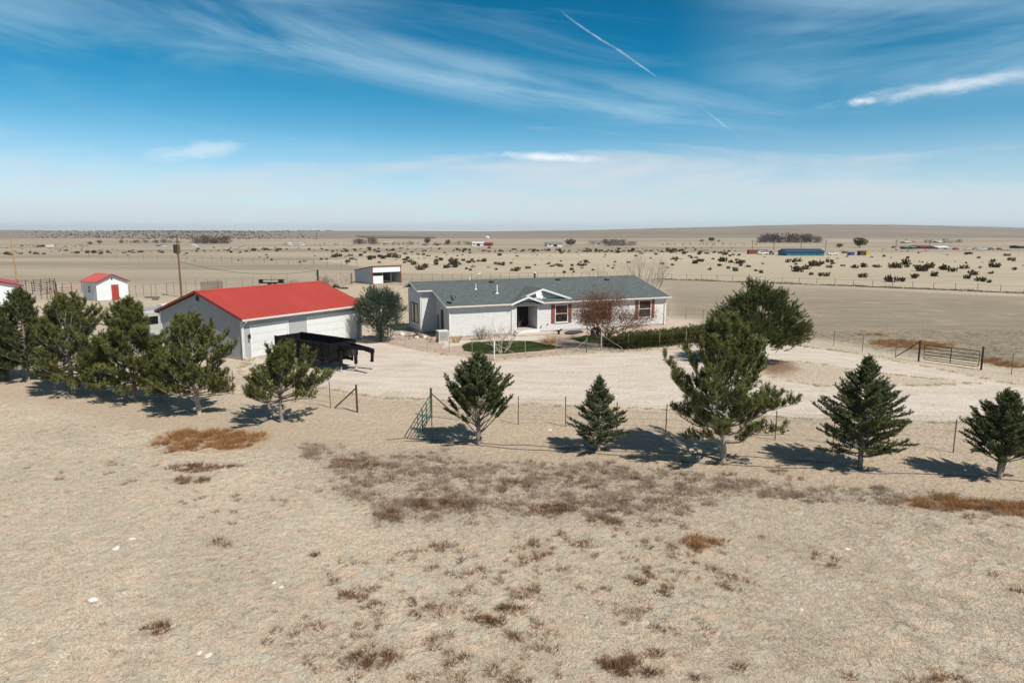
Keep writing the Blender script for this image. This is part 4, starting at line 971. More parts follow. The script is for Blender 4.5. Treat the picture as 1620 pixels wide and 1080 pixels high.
# corral panels
def corral(label, pts, hh, rails, mat, r=.03, name="corral_panel", posts=True):
    f = thing(name, label, "corral panel", (*pts[0], 0)); ox, oy = pts[0]
    for k in range(rails):
        zz = .3+(hh-.35)*k/(rails-1); MB().tube([(x-ox, y-oy, zz) for x, y in pts], r, 5).build("rail", mat, f)
    for x, y in pts: MB().tube([(x-ox, y-oy, 0), (x-ox, y-oy, hh+.1)], r*1.7, 6).build("post", M_blk2 if mat is not M_rust else M_woodg, f)
M_rust = material("rusty_pink_pipe", (.33, .16, .11), .8, .25, 4)
corral("long dark corral panel behind the white barn", [at2(*q) for q in ((12, 461), (30, 461), (42, 461.5), (55, 461), (66, 460), (80, 458.5), (88, 459))], 1.75, 6, M_blk2, .025)
corral("dark corral panel turned towards the camera by the barn", [at2(*q) for q in ((88, 459), (90, 466), (91, 470))], 1.7, 6, M_blk2, .025)
corral("dark corral cross panel with tall posts beside the rusty gates", [at2(*q) for q in ((52, 466), (65, 468), (76, 465), (86, 463))], 1.75, 5, M_blk2, .025)
corral("rusty pink pipe gate between the barn and the small shed", [at2(*q) for q in ((83, 474), (99, 472.5), (115, 471))], 1.55, 5, M_rust, .03)
corral("rusty pipe panel touching the small shed wall", [at2(*q) for q in ((100, 466), (114, 464.5), (130, 463))], 1.6, 5, M_rust, .03)
corral("leaning rusty panel beside the barn corner", [at2(*q) for q in ((66, 474), (75, 473), (80, 473.5))], 1.4, 4, M_rust, .03)

# ------------------------------------------------------------------ things round the house
ac = thing("air_conditioner", "grey air conditioning unit outside the house end wall", "air conditioner", at(700, 540.5), HA)
MB().box(-.42, .42, -.40, .40, .06, .90).build("casing", material("ac_casing", (.50, .50, .46), .5, .06), ac); MB().box(-.5, .5, -.48, .48, .0, .058).build("pad", conc, ac)
MB().box(-.44, .44, -.42, .42, .903, .96).build("lid", M_trim, ac)
for sx in (0, 1):
    gl = MB()
    for k in range(9):
        z = .16+k*.08
        if sx == 0: gl.box(-.34, .34, -.413, -.402, z, z+.035)
        else: gl.box(-.432, -.422, -.34, .34, z, z+.035)
    gl.build("grille", material("ac_grille", (.16, .18, .165), .6), ac, kind="stuff")
def rock_mesh(seed, mat, fl=.6):
    import bmesh
    bm = bmesh.new(); bmesh.ops.create_icosphere(bm, subdivisions=2, radius=1); r_ = np.random.default_rng(seed); o = r_.random(3)*9
    for v in bm.verts:
        c = np.array(v.co); d = .35+1.25*fbm(np.array([c[0]*1.3+o[0]+c[2]*.7]), np.array([c[1]*1.3+o[1]-c[2]*.9]), seed, 3)[0]; v.co = Vector(c*d); v.co.z *= fl
    me = bpy.data.meshes.new("rock"); bm.to_mesh(me); bm.free(); me.materials.append(mat); return me
M_rock = material("tan_rock", (.36, .26, .20), .9, .25, 3, bump=.04, bscale=6); M_pale = material("pale_stone", (.50, .46, .40), .9, .12, 4, bump=.02, bscale=8)
M_salt = material("white_stone", (.60, .58, .53), .8, .12, 4)
rk = [rock_mesh(s_, M_rock) for s_ in (1, 2, 3)]; rkp = [rock_mesh(s_, M_pale) for s_ in (4, 5, 6)]
RK_LAB = ["pale rock leftmost in the bed at the house end", "tan rock, second from the left in the bed at the house end", "largest pale rock in the bed at the house end", "small tan rock right of the largest pale rock at the house end", "largest tan rock in the bed below the house end windows", "pale rock under the corner of the house extension", "tan rock just right of the extension corner", "tan rock right of the extension corner, lower of two", "small tan rock lowest left in the gravel of the house end bed", "tan rock lowest right, just left of the air conditioner", "tan rock touching the left side of the air conditioner", "small pale rock set forward between the larger house end rocks"]
for k, (px, py, sz, pale) in enumerate([(637, 530, .35, 1), (645, 532, .3, 0), (654, 531, .4, 1), (662, 530, .3, 0), (669, 533, .42, 0), (674, 535, .3, 1), (679, 537, .34, 0), (685, 537, .3, 0), (650, 536, .25, 0), (683, 541, .3, 0), (690, 536, .28, 0), (659, 535, .24, 1)]):
    o = inst("landscape_rock", (rkp if pale else rk)[k % 3], None, (*at2(px, py), .05), (0, 0, k*1.3), (sz, sz*.8, sz))
    tag(o, RK_LAB[k], "rock", "rocks along the bed left of the house")
WH = [(148, 948, .20, "broad white stone in the lower left grass"), (434, 923, .10, "white stone in the lower grass, left of a close pair"), (445, 929, .10, "white stone in the lower grass, right of a close pair"),
      (791, 786, .13, "white stone among the maroon weeds"), (316, 1032, .10, "small white stone left of the rusty tufts near the bottom edge"), (330, 1036, .11, "white stone beside the rusty tufts near the bottom edge"), (209, 852, .16, "flat white stone upper of two in the left grass"), (184, 867, .18, "long pale stone lower of two in the left grass"),
      (1392, 740, .0, ""), (1340, 867, .13, "pale stone in the grass right of the rusty clump"), (1268, 964, .10, "flat white stone far right in the grass"), (870, 680, .16, "white block lying behind the second spruce fence")]
for k, (px, py, sz, lab) in enumerate(WH):
    if sz == 0: continue
    X, Y, _ = at(px, py); o = inst("stone", rkp[k % 3], None, (X, Y, gz1(X, Y)+.0), (0, 0, k*2.1), (sz*.75, sz*.6, sz*.34)); o.data = o.data; tag(o, lab, "stone", "white stones scattered in the grass")
for k, rmesh in enumerate(rkp): rmesh.materials[0] = M_salt
tag(inst("stone", rk[1], None, (*at2(604, 532), .12), (0, 0, 1), (.3, .2, .2)), "dark object lying under the juniper by the yard fence", "rock")
# welcome wreath on a stake by the small tree, garden ornament
wr = thing("garden_sign", "round dark garden ornament with a pale Y shape beside the red tree", "ornament", (*at2(941, 536), 0), .3)
MB().tube([(0, 0, 0), (0, 0, .3)], .02).build("stake", M_blk2, wr); rr = MB(); rr.tube([(.34*math.cos(a), 0, .62+.34*math.sin(a)) for a in np.linspace(0, 2*math.pi, 25)], .09, 6, cap=False); rr.build("ring", M_black, wr)
MB().disc((0, .03, .62), (0, 1, 0), .3, .02, 18).build("disc", M_black, wr)
yl = MB(); yl.bar((0, -.02, .46), (0, -.02, .62), .025); yl.bar((0, -.02, .62), (-.12, -.02, .78), .025); yl.bar((0, -.02, .62), (.12, -.02, .78), .025); yl.build("letter", M_gutter, wr)
tag(MB().prism([(x, y, .0) for x, y in W_([(893, 527), (900, 524.5), (918, 523.5), (923, 526), (908, 529), (896, 529)])], (0, 0, .10)).build("flagstone", M_blk2), "flat dark slab lying by the house front wall", "slab")
for k, (px, py, lab) in enumerate([(854.5, 518, "left small dark spigot on the house front wall"), (865, 516, "right small dark spigot on the house front wall")]):
    tag(MB().tube([(0, 0, 0), (0, -.14, 0), (0, -.14, -.09)], .05, 6).build("spigot", M_blk2, None, hw((8.65, 9.3)[k], -.02, (.62, .78)[k])), lab, "tap")
gd = thing("garden_figure", "small dark garden figure by the house front wall", "ornament", (*at2(884, 529), 0)); fm = MB(); fm.tube([(0, 0, 0), (0, 0, .2), (.0, 0, .34)], [.05, .12, .07], 8); fm.tube([(-.3, 0, .38), (0, 0, .33), (.3, 0, .5)], [.04, .1, .05], 6); fm.build("body", M_black, gd)
# irrigation hoses along the tree row
for lab, P in (("upper black irrigation hose along the spruce row", [(612, 695), (640, 693), (700, 698), (757, 702), (830, 704), (900, 707), (985, 714), (1060, 716), (1150, 722), (1250, 728), (1330, 733)]),
               ("lower black irrigation hose along the spruce row", [(640, 697), (740, 704), (800, 709), (880, 712), (945, 717), (1010, 724), (1080, 730), (1150, 735), (1230, 740), (1290, 742), (1355, 746), (1370, 748), (1470, 751), (1560, 758), (1650, 766)])):
    pts = []
    for q0, q1 in zip(P[:-1], P[1:]):
        for k in range(6):
            X, Y, _ = at(q0[0]+(q1[0]-q0[0])*k/6, q0[1]+(q1[1]-q0[1])*k/6+1.0*(vnoise(np.array([q0[0]*.05+k*.4]), np.array([3.]), 3)[0]-.5)); pts.append((X, Y, gz1(X, Y)+.025))
    tag(MB().tube(pts, .014, 5).build("irrigation_hose", M_post), lab, "hose")

# ------------------------------------------------------------------ vegetation
def leafmat(name, c1, c2, tint=.35, scale=2.5, rough=.6):
    m = bpy.data.materials.new(name); m.use_nodes = True; t = NT(m.node_tree); b = t.n['Principled BSDF']
    b.inputs['Roughness'].default_value = rough; b.inputs['Specular IOR Level'].default_value = .25
    a = t.attr('tint'); n = t.noise(scale, 4, .6, t.obj())
    c = t.mix(c1, c2, t.m('ADD', t.m('MULTIPLY', a, .75), t.m('MULTIPLY_ADD', n, .7, -.25), clamp=True))
    t.put(b.inputs['Base Color'], c)
    tr = t.new('ShaderNodeBsdfTranslucent'); t.put(tr.inputs[0], c)
    mx = t.new('ShaderNodeMixShader'); mx.inputs[0].default_value = .36
    t.l.new(b.outputs[0], mx.inputs[1]); t.l.new(tr.outputs[0], mx.inputs[2]); t.l.new(mx.outputs[0], t.n['Material Output'].inputs[0])
    return m
L_pine = leafmat("pine_needles", (.050, .060, .018), (.27, .28, .09))
L_pine2 = leafmat("dark_pine_needles", (.032, .044, .016), (.175, .20, .066))
L_spruce = leafmat("spruce_needles", (.038, .056, .024), (.205, .232, .092))
L_spruce2 = leafmat("blue_spruce_needles", (.050, .070, .036), (.215, .25, .125))
L_jun = leafmat("juniper_sprays", (.034, .060, .042), (.155, .20, .135))
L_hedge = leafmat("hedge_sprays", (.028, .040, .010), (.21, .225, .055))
L_red = leafmat("red_brown_leaves", (.10, .042, .022), (.26, .125, .062))
L_twig = leafmat("dry_twigs", (.10, .075, .055), (.24, .185, .14))
L_cholla = leafmat("cholla_stems", (.055, .046, .025), (.165, .130, .070))
L_straw = leafmat("dry_grass_blades", (.30, .255, .19), (.50, .45, .35), rough=.8)
L_rust = leafmat("rusty_weed", (.19, .085, .035), (.40, .235, .115), rough=.8)
L_maroon = leafmat("maroon_weed", (.105, .055, .038), (.27, .175, .115), rough=.8)
L_weed = leafmat("grey_weed", (.20, .16, .125), (.40, .345, .27), rough=.8)
L_far = leafmat("far_tree_leaves", (.035, .042, .022), (.085, .095, .05))
L_bare = leafmat("bare_thicket_twigs", (.085, .070, .060), (.16, .135, .115))

def nrm(a): return a/(np.linalg.norm(a, axis=-1, keepdims=True)+1e-9)
def needles(P, D, L, N, nl, nw, fwd, r, tintv=None):
    n = len(P); t_ = r.random((n, N))**.8
    base = P[:, None]+D[:, None]*(t_*L[:, None])[..., None]
    Rv = r.normal(size=(n, N, 3)); Rv -= (Rv*D[:, None]).sum(-1, keepdims=True)*D[:, None]; Rv = nrm(Rv)
    d = nrm(D[:, None]*fwd+Rv*(1-fwd)); ln = nl*(.65+.7*r.random((n, N, 1)))
    tip = base+d*ln; sd = nrm(np.cross(d, r.normal(size=(n, N, 3))))*nw*.5
    Tt = np.stack([base-sd, base+sd, tip], 2).reshape(-1, 3, 3)
    tv = np.repeat(r.random(n) if tintv is None else tintv, N)+r.normal(size=n*N)*.12
    return Tt, np.clip(tv, 0, 1)
def branch_path(p0, azm, el0, ln, curl, n, r, wob=.06):
    """points along a limb that starts at elevation el0 and curls upward"""
    pts = [np.array(p0, float)]; e = el0; a = azm
    for k in range(n):
        e += curl/n+r.normal()*wob; a += r.normal()*wob*1.6
        pts.append(pts[-1]+np.array([math.cos(a)*math.cos(e), math.sin(a)*math.cos(e), math.sin(e)])*ln/n)
    return pts
def trunk_path(H, r, bend=.05, n=9):
    x = y = 0.0; out = []
    for k in range(n+1):
        out.append(np.array([x, y, H*k/n])); x += r.normal()*bend*H/n; y += r.normal()*bend*H/n
    return out
def lerp_path(path, q):
    q = q*(len(path)-1); i = min(int(q), len(path)-2); return path[i]+(path[i+1]-path[i])*(q-i)
def place_tree(name, label, px, py, trunk_mb, crown, mat, bark=M_bark, group=None, cname="crown", cat="tree", rz=0.0):
    X, Y, _ = at(px, py) if px is not None else (0, 0, 0)
    o = thing(name, label, cat, (X, Y, gz1(X, Y)-.03), rz, group)
    trunk_mb.build("trunk", bark, o, smooth=True); tri_obj(cname, crown[0], mat, o, crown[1]); return o

def pine(px, py, H, Rr, cb, seed, label, mat, nb=80, dens=1.0, prof=None, low=None, group=None, flat=False, bark=M_bark, nl=.14, tr=.13, lift=0.0):
    r = np.random.default_rng(seed); tp = trunk_path(H*.93, r, .05); mb = MB()
    mb.tube([tp[0]-np.array([0, 0, .1])]+tp, [tr*1.35]+[tr*(1-.88*k/len(tp)) for k in range(len(tp))], 8)
    prof = prof or (lambda q: (.62+.5*math.sin(min(1, q*1.9)*math.pi/2))*(1-q)**.62+.06)
    P, D, Ls = [], [], []; ga = r.random()*6
    lobes = [(r.random()*6.283, .72+.5*r.random()) for _ in range(5)]
    for k in range(nb):
        q = (k+.5+r.normal()*.4)/nb; q = min(max(q, 0.0), .985); z = cb+(H*.93-cb)*q; ga += 2.399+r.normal()*.3
        lb = 1.0
        for a_, s_ in lobes: lb *= 1+(s_-1)*max(0, math.cos(ga-a_))**2
        ln = 1.12*Rr*prof(q)*lb*(.75+.42*r.random())
        el = (-.18 if q < .3 else -.02)+.75*q+r.normal()*.12+lift
        path = branch_path(lerp_path(tp, z/(H*.93)), ga, el, ln, .5+.5*q, 6, r, .09)
        mb.tube(path, [max(.010, tr*.34*(1-q*.55))*(1-.82*j/6) for j in range(7)], 5, cap=False)
        ns = max(4, int(ln*9.0*dens))
        for j in range(ns):
            f = .28+.72*(j+r.random())/ns; b0 = lerp_path(path, min(f, .999)); dv = nrm(lerp_path(path, min(1, f+.08))-lerp_path(path, max(0, f-.08)))
            sa = (1 if j % 2 else -1)*(.5+.5*r.random()); sidev = np.array([-dv[1], dv[0], 0.])
            td = nrm(dv*.75+sidev*sa+np.array([0, 0, .35+.5*r.random()])); tl = (.22+.42*r.random())*min(1, .35+ln*.4)*(1.15-.5*f)
            if tl > .2: mb.tube([b0, b0+td*tl], [.012, .006], 3, cap=False)
            for m_ in range(3 if r.random() < .6*dens else 2):
                pp = b0+td*tl*(.45+.55*r.random()); sd = nrm(td*.5+np.array([0, 0, .75])+r.normal(size=3)*.38)
                P.append(pp); D.append(sd); Ls.append(.20+.20*r.random())
        P.append(path[-1]); D.append(nrm(nrm(path[-1]-path[-2])+np.array([0, 0, .5]))); Ls.append(.3)
    for k in range(3): P.append(tp[-1]-np.array([0, 0, .25*k])); D.append(nrm(np.array([r.normal()*.1, r.normal()*.1, 1.]))); Ls.append(.42)
    P, D, Ls = np.array(P), np.array(D), np.array(Ls)
    Tt, tv = needles(P, D, Ls, 26, nl, .030, .50, r)
    return place_tree("pine_tree", label, px, py, mb, (Tt, tv), mat, bark, group)

GP = "pines of the row along the dirt strip"
pine(1144, 728, 5.15, 2.4, .85, 101, "lone pine with a pale forked trunk among the spruces, widest of that row", L_pine, nb=82, dens=1.0, bark=M_barkl, prof=lambda q: (.66+1.1*q) if q < .35 else (1.28-.7*q)*(1-q)**.30+.06, lift=.16)
pine(445, 668, 2.42, 2.0, 1.0, 202, "low flat topped pine in front of the dump trailer", L_pine, nb=44, dens=1.0, prof=lambda q: 1.02*(1-q)**.35+.05, group=GP, tr=.11, lift=.22)
pine(315, 655, 4.65, 2.1, .85, 303, "tall pine in front of the garage gable", L_pine, nb=78, group=GP, bark=M_barkl)
pine(214, 635, 5.35, 1.9, .8, 404, "dense dark pine left of the garage gable pine", L_pine, nb=84, dens=1.1, group=GP)
pine(116, 621, 5.2, 2.1, .8, 505, "pine below the small red roofed shed", L_pine, nb=84, group=GP, bark=M_barkl)
pine(44, 603, 5.45, 1.9, .7, 606, "pine in front of the white barn corner", L_pine2, nb=80, group=GP)
pine(256, 634, 3.1, 1.15, .3, 707, "short bushy pine between the two tallest right pines of the row", L_pine, nb=52, dens=1.1, group=GP, tr=.08)
pine(162, 627, 3.0, 1.1, .55, 808, "short pine squeezed between the shed pine and the dense dark pine", L_pine, nb=48, dens=1.1, group=GP, tr=.07)
pine(12, 599, 4.2, 1.5, .5, 909, "dark pine cut by the picture edge", L_pine2, nb=66, dens=1.1, group=GP)
pine(-60, 592, 5.4, 1.9, .8, 910, "tall pine standing past the picture edge", L_pine2, nb=60, dens=1.0, group=GP)

def spruce(px, py, H, Rr, cb, seed, label, mat, nb=130, bare=0.0, two=False, stem=None, prof=None, name="spruce_tree", group="spruces along the gravel drive"):
    r = np.random.default_rng(seed); mb = MB(); P, D, Ls = [], [], []
    def stem_(H, off, frac0, nb, Rr):
        tp = [np.array([off[0]*min(1, k/4), off[1]*min(1, k/4), H*k/9]) for k in range(10)]
        mb.tube([tp[0]-np.array([0, 0, .1])]+tp, [.115]+[.10*(1-.92*k/9)+.006 for k in range(10)], 7); ga = r.random()*6
        for k in range(nb):
            q = min(.985, max(0, (k+.5)/nb+r.normal()*.012)); z = cb+(H-cb)*q**.92; ga += 2.399+r.normal()*.35
            pr = prof(q) if prof else (1-q)**.82*(.9+.1*math.sin(q*30))+.03
            ln = Rr*pr*(.72+.45*r.random())
            el = .06+.42*q+r.normal()*.10+bare*.65*(1-q)**2
            path = branch_path(lerp_path(tp, z/H), ga, el, ln, .35, 5, r, .06)
            mb.tube(path, [max(.005, .026*(1-q*.7))*(1-.8*j/5) for j in range(6)], 4, cap=False)
            ns = max(4, int(ln*17)); f0 = .22+bare*.45*(1-q)**1.5
            for j in range(ns):
                f = f0+(1-f0)*(j+r.random())/ns; b0 = lerp_path(path, min(f, .999)); dv = nrm(path[-1]-path[-2])
                sidev = nrm(np.array([-dv[1], dv[0], 0.]))*(1 if j % 2 else -1)
                td = nrm(dv*(.6+.3*r.random())+sidev*(.7+.4*r.random())+np.array([0, 0, .05+.35*r.random()+r.normal()*.12]))
                P.append(b0); D.append(td); Ls.append((.10+.42*ln*(1.05-f)*.6)*(.6+.6*r.random()))
                if r.random() < .7:
                    P.append(b0); D.append(nrm(dv+r.normal(size=3)*.35+np.array([0, 0, .28]))); Ls.append((.14+.1*r.random())*(.35+.65*min(1, ln*1.3)))
            P.append(path[-1]); D.append(nrm(nrm(path[-1]-path[-2])+np.array([0, 0, .25]))); Ls.append(.16)
        for k in range(4): P.append(tp[-1]-np.array([0, 0, .10*k])); D.append(np.array([0, 0, 1.])); Ls.append(.20)
    stem_(H, (0, 0), 0, nb, Rr)
    if two: stem_(H*.96, (.32, .05), 0, nb//3, Rr*.5)
    P, D, Ls = np.array(P), np.array(D), np.array(Ls)
    Tt, tv = needles(P, D, Ls, 18, .066, .028, .46, r)
    return place_tree(name, label, px, py, mb, (Tt, tv), mat, M_bark, group)
spruce(757, 703, 3.95, 1.85, .40, 21, "spruce beside the open green gate with bare lower limbs", L_spruce, nb=150, bare=1.0, prof=lambda q: (1.08-.2*q) if q < .22 else (1-q)**1.02*1.36+.02)
spruce(946, 713, 3.1, 1.18, .28, 22, "smallest spruce, pale with a long thin leader", L_spruce2, nb=125, prof=lambda q: (.85+.6*q) if q < .25 else (1-q)**1.18*1.38+.02)
spruce(1360, 740, 4.35, 1.68, .5, 23, "tallest full cone spruce right of the lone pine", L_spruce, nb=185, prof=lambda q: (.8+.9*q) if q < .25 else (1-q)**1.08*1.40+.02)
spruce(1580, 757, 3.25, 1.45, .55, 24, "rightmost spruce with two leaders", L_spruce, nb=140, two=True, bare=.4, prof=lambda q: (.9+.4*q) if q < .25 else (1-q)**1.0*1.28+.02)
spruce(84, 600, 2.0, 1.05, .15, 25, "small dark spruce hiding behind the pine row", L_spruce, nb=70, group="small spruces behind the pine row")
spruce(-12, 606, 2.2, 1.0, .15, 26, "small dark spruce at the picture edge", L_spruce, nb=60, group="small spruces behind the pine row")

def blob_tree(px, py, cz, rx, rz_, n, seed, label, name, mat, trunks, sl=.4, N=22, nl=.07, nw=.022, up=.75, bark=M_bark, cat="tree", lumps=9, group=None, top=1.0, amp=.30, clump=0, sig=.3):
    """dense crown of upright sprays filling a lumpy volume"""
    r = np.random.default_rng(seed); u = nrm(r.normal(size=(n, 3))); rad = r.random(n)**.32
    ld = nrm(r.normal(size=(lumps, 3))); bump = np.max(np.clip(u@ld.T, 0, 1)**6, axis=1)*amp+1.1-amp
    c = u*(rad*bump)[:, None]*np.array([rx, rx, rz_]); 
    c[:, :2] *= np.where(c[:, 2:] > 0, 1-.45*top*np.clip(c[:, 2:]/rz_, 0, 1)**1.4, 1)
    if clump:
        cid = r.integers(0, clump, n); cen = c[:clump]*1.04; u = u[:clump][cid]; c = cen[cid]+r.normal(size=(n, 3))*sig*np.array([1, 1, .75])
    P = c+np.array([0, 0, cz]); D = nrm(u*np.array([.8, .8, .4])+np.array([0, 0, up])+r.normal(size=(n, 3))*.25)
    lump_t = np.clip(.5+1.6*(fbm(P[:, 0]*1.9+5, P[:, 2]*1.9+P[:, 1], seed, 3)-.5)+r.normal(size=n)*.16, 0, 1)
    if clump: lump_t = np.clip(r.random(clump)[cid]*.7+.15+r.normal(size=n)*.14, 0, 1)
    Tt, tv = needles(P, D, sl*(.6+.7*r.random(n)), N, nl, nw, .6, r, lump_t); mb = MB()
    for (dx, dy, rr_) in trunks: mb.tube([(0, 0, -.1), (dx*.4, dy*.4, cz*.5), (dx, dy, cz+rz_*.3)], [rr_, rr_*.8, rr_*.3], 7)
    return place_tree(name, label, px, py, mb, (Tt, tv), mat, bark, group, cat=cat)
blob_tree(1197, 574, 2.95, 2.8, 2.45, 6000, 117, "large rounded dark pine behind the lone pine at the hedge end", "pine_tree", L_pine2, [(.2, .1, .17), (-.9, .2, .09), (.9, -.1, .09)], sl=.36, N=22, nl=.14, nw=.032, up=.8, lumps=22, top=1.5, amp=.45, clump=150, sig=.27)
blob_tree(602, 541, 2.6, 1.78, 2.15, 3600, 31, "dense blue green juniper tree at the garage corner", "juniper_tree", L_jun, [(.3, .1, .12), (-.35, -.1, .1), (0, .2, .11)], sl=.5, N=24, nl=.085, nw=.03, bark=M_barkd, clump=210, sig=.20)

# clipped looking low hedge of junipers
hp = [at2(*q) for q in ((988, 552), (1020, 551), (1060, 547), (1100, 543), (1135, 539))]
HX0, HY0 = at2(1060, 545)
r = np.random.default_rng(41); P = []; 
for k in range(46):
    q = k/45*(len(hp)-1); i = min(int(q), len(hp)-2); c = np.array(hp[i])+(np.array(hp[i+1])-np.array(hp[i]))*(q-i)
    dirv = nrm(np.array(hp[-1])-np.array(hp[0])); pr = np.array([-dirv[1], dirv[0]])
    for m_ in range(3):
        cx, cy = c+pr*(.35+m_*.75+r.normal()*.12)+dirv*r.normal()*.2; rr_ = .62+r.random()*.25; hh = (.95+.35*vnoise(np.array([k*.35]), np.array([m_*1.]), 8)[0])*(.55+.45*min(1, k/9))
        u = nrm(r.normal(size=(85, 3))); u[:, 2] = abs(u[:, 2]); pt = u*(r.random((85, 1))**.25)*np.array([rr_, rr_, hh]); P.append(np.concatenate([pt+np.array([cx-HX0, cy-HY0, .04]), u], 1))
P = np.concatenate(P); D = nrm(P[:, 3:]*.9+np.array([0, 0, .30])+r.normal(size=(len(P), 3))*.3)
Tt, tv = needles(P[:, :3], D, .08+.11*r.random(len(P)), 22, .055, .034, .42, r, np.clip(.3+1.7*(fbm(P[:, 0]*1.3+5, P[:, 1]*1.3+P[:, 2], 4, 3)-.5)+.45*(P[:, 5] > .75)*r.random(len(P)), 0, 1))  # upward facing sprays tinted lighter: top light painted into the hedge
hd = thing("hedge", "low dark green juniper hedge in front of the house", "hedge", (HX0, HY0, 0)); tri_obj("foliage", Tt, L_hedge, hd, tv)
hs_ = MB()
for k in range(12): q = k/11*(len(hp)-1); i = min(int(q), len(hp)-2); c = np.array(hp[i])+(np.array(hp[i+1])-np.array(hp[i]))*(q-i)-np.array([HX0, HY0]); hs_.tube([(c[0], c[1]+.8, -.05), (c[0]+.2, c[1]+.9, .5)], [.05, .02], 5)
hs_.build("stem", M_barkd, hd)

def bare_tree(px, py, H, spread_, seed, label, bark, stems=5, depth=4, name="bare_tree", leaf=None, leafn=0, lsz=.05, r0=.07, up=.35, cat="tree", thin=.62, group=None, nb=(3, 3, 3), xy=None, leafz=.35, lspread=.16, fan=1.0):
    r = np.random.default_rng(seed); mb = MB(); tips = []
    def grow(p, d, ln, rad, dep):
        n = 3; pts = [p]; dd = d.copy()
        for k in range(n): dd = nrm(dd+r.normal(size=3)*.13+np.array([0, 0, up*.22])); pts.append(pts[-1]+dd*ln/n)
        mb.tube(pts, [rad, rad*.88, rad*.76, rad*thin], 5 if rad > .02 else 3, cap=False)
        if dep == 0: tips.append((pts[-1], dd)); return
        if dep <= 2: tips.append((pts[2], dd))
        for k in range(nb[min(dep, len(nb)-1)]):
            f = .45+.55*(k+r.random())/nb[min(dep, len(nb)-1)]; b0 = lerp_path(pts, min(.999, f)); nd = nrm(dd+r.normal(size=3)*spread_); nd[2] = max(nd[2], -.05)
            grow(b0, nrm(nd), ln*(.62+.2*r.random()), rad*thin*(.7+.2*r.random()), dep-1)
    for k in range(stems):
        a = 6.283*k/stems+r.normal()*.3; e = fan+r.normal()*.16
        grow(np.array([.06*math.cos(a), .06*math.sin(a), -.05]), np.array([math.cos(a)*math.cos(e), math.sin(a)*math.cos(e), math.sin(e)]), H*.36, r0*(.7+.5*r.random()), depth)
    mx = max(v[2] for v in mb.v); k_ = H/mx; mb.v = [(v[0]*k_, v[1]*k_, v[2]*k_) for v in mb.v]
    X, Y = at2(px, py) if xy is None else xy
    o = thing(name, label, cat, (X, Y, gz1(X, Y)), 0, group); mb.build("branches" if stems > 1 else "trunk", bark, o)
    if leaf:
        tp = np.array([q[0]*k_ for q in tips]); n = leafn; i = r.integers(0, len(tp), n); c = tp[i]+r.normal(size=(n, 3))*lspread
        c = c[c[:, 2] > H*leafz]; n = len(c)
        a = nrm(r.normal(size=(n, 3))); b_ = nrm(np.cross(a, r.normal(size=(n, 3)))); sz = lsz*(.6+.8*r.random((n, 1)))
        Tt = np.stack([c-a*sz*.6, c+a*sz*.6, c+b_*sz*1.4], 1); tri_obj("dead_leaves", Tt, leaf, o, np.clip(.5+1.6*(fbm(c[:, 0]*2, c[:, 2]*2+c[:, 1], 5, 3)-.5)+r.normal(size=n)*.2, 0, 1))
    return o
bare_tree(958, 547, 5.2, .72, 51, "red brown leafed tree with a fan of dark stems in front of the house", M_barkd, stems=9, depth=4, name="deciduous_tree", leaf=L_red, leafn=32000, lsz=.044, r0=.07, up=.20, lspread=.26, fan=.80)
bare_tree(795, 559, 2.8, .5, 52, "leafless pale stemmed shrub tree growing out of the green lawn", M_barkl, stems=9, depth=3, r0=.03, up=.3)
bare_tree(1020, 497, 7.3, .42, 53, "tall leafless tree with pale upright limbs behind the right end of the house roof", M_barkl, stems=6, depth=4, r0=.075, up=.75)
bare_tree(953, 490, 5.9, .45, 54, "thin leafless tree behind the middle of the house roof", M_barkl, stems=4, depth=3, r0=.05, up=.6)
bare_tree(762, 538, 1.35, .55, 55, "rounded dry brown shrub against the white house wall", M_barkd, stems=16, depth=2, name="dry_shrub", r0=.018, up=.2, cat="shrub", leaf=L_twig, leafn=900, lsz=.03, leafz=.1)
bare_tree(868, 547, .95, .5, 56, "orange dry plant beside the porch steps", material("orange_straw", (.36, .19, .07), .9), stems=22, depth=1, name="dry_plant", r0=.014, up=.1, cat="plant", leaf=L_rust, leafn=500, lsz=.03, leafz=.05)
bare_tree(722, 542, .75, .5, 57, "tan clump of ornamental grass at the front left house corner", material("tan_straw", (.40, .26, .11), .9), stems=24, depth=1, name="grass_clump", r0=.012, up=.3, cat="plant")
bare_tree(514, 458, 2.6, .6, 58, "reddish leafless bush right of the meter post", material("red_twig", (.20, .12, .09), .9), stems=14, depth=3, name="bare_bush", r0=.03, up=.3, cat="shrub", leaf=L_twig, leafn=700, lsz=.05, leafz=.2)
bare_tree(545, 455, 3.1, .5, 59, "thin leafless sapling left of the livestock shed", M_barkl, stems=4, depth=3, name="bare_sapling", r0=.035, up=.5, cat="tree")
bare_tree(465, 455, 1.7, .6, 60, "low reddish leafless bush behind the garage ridge", material("red_twig", (.20, .12, .09), .9), stems=10, depth=2, name="bare_bush", r0=.025, up=.3, cat="shrub")
bare_tree(657, 533, .9, .6, 61, "brown dry bush at the foot of the house end windows", M_barkd, stems=12, depth=2, name="dry_shrub", r0=.016, up=.2, cat="shrub", leaf=L_twig, leafn=300, lsz=.03, leafz=.1)
tag(MB().tube([(0, 0, 0), (0, 0, 1.9)], [.16, .14], 8).build("timber_post", M_woodg, None, at(556.5, 449)), "short thick timber post left of the livestock shed", "post")
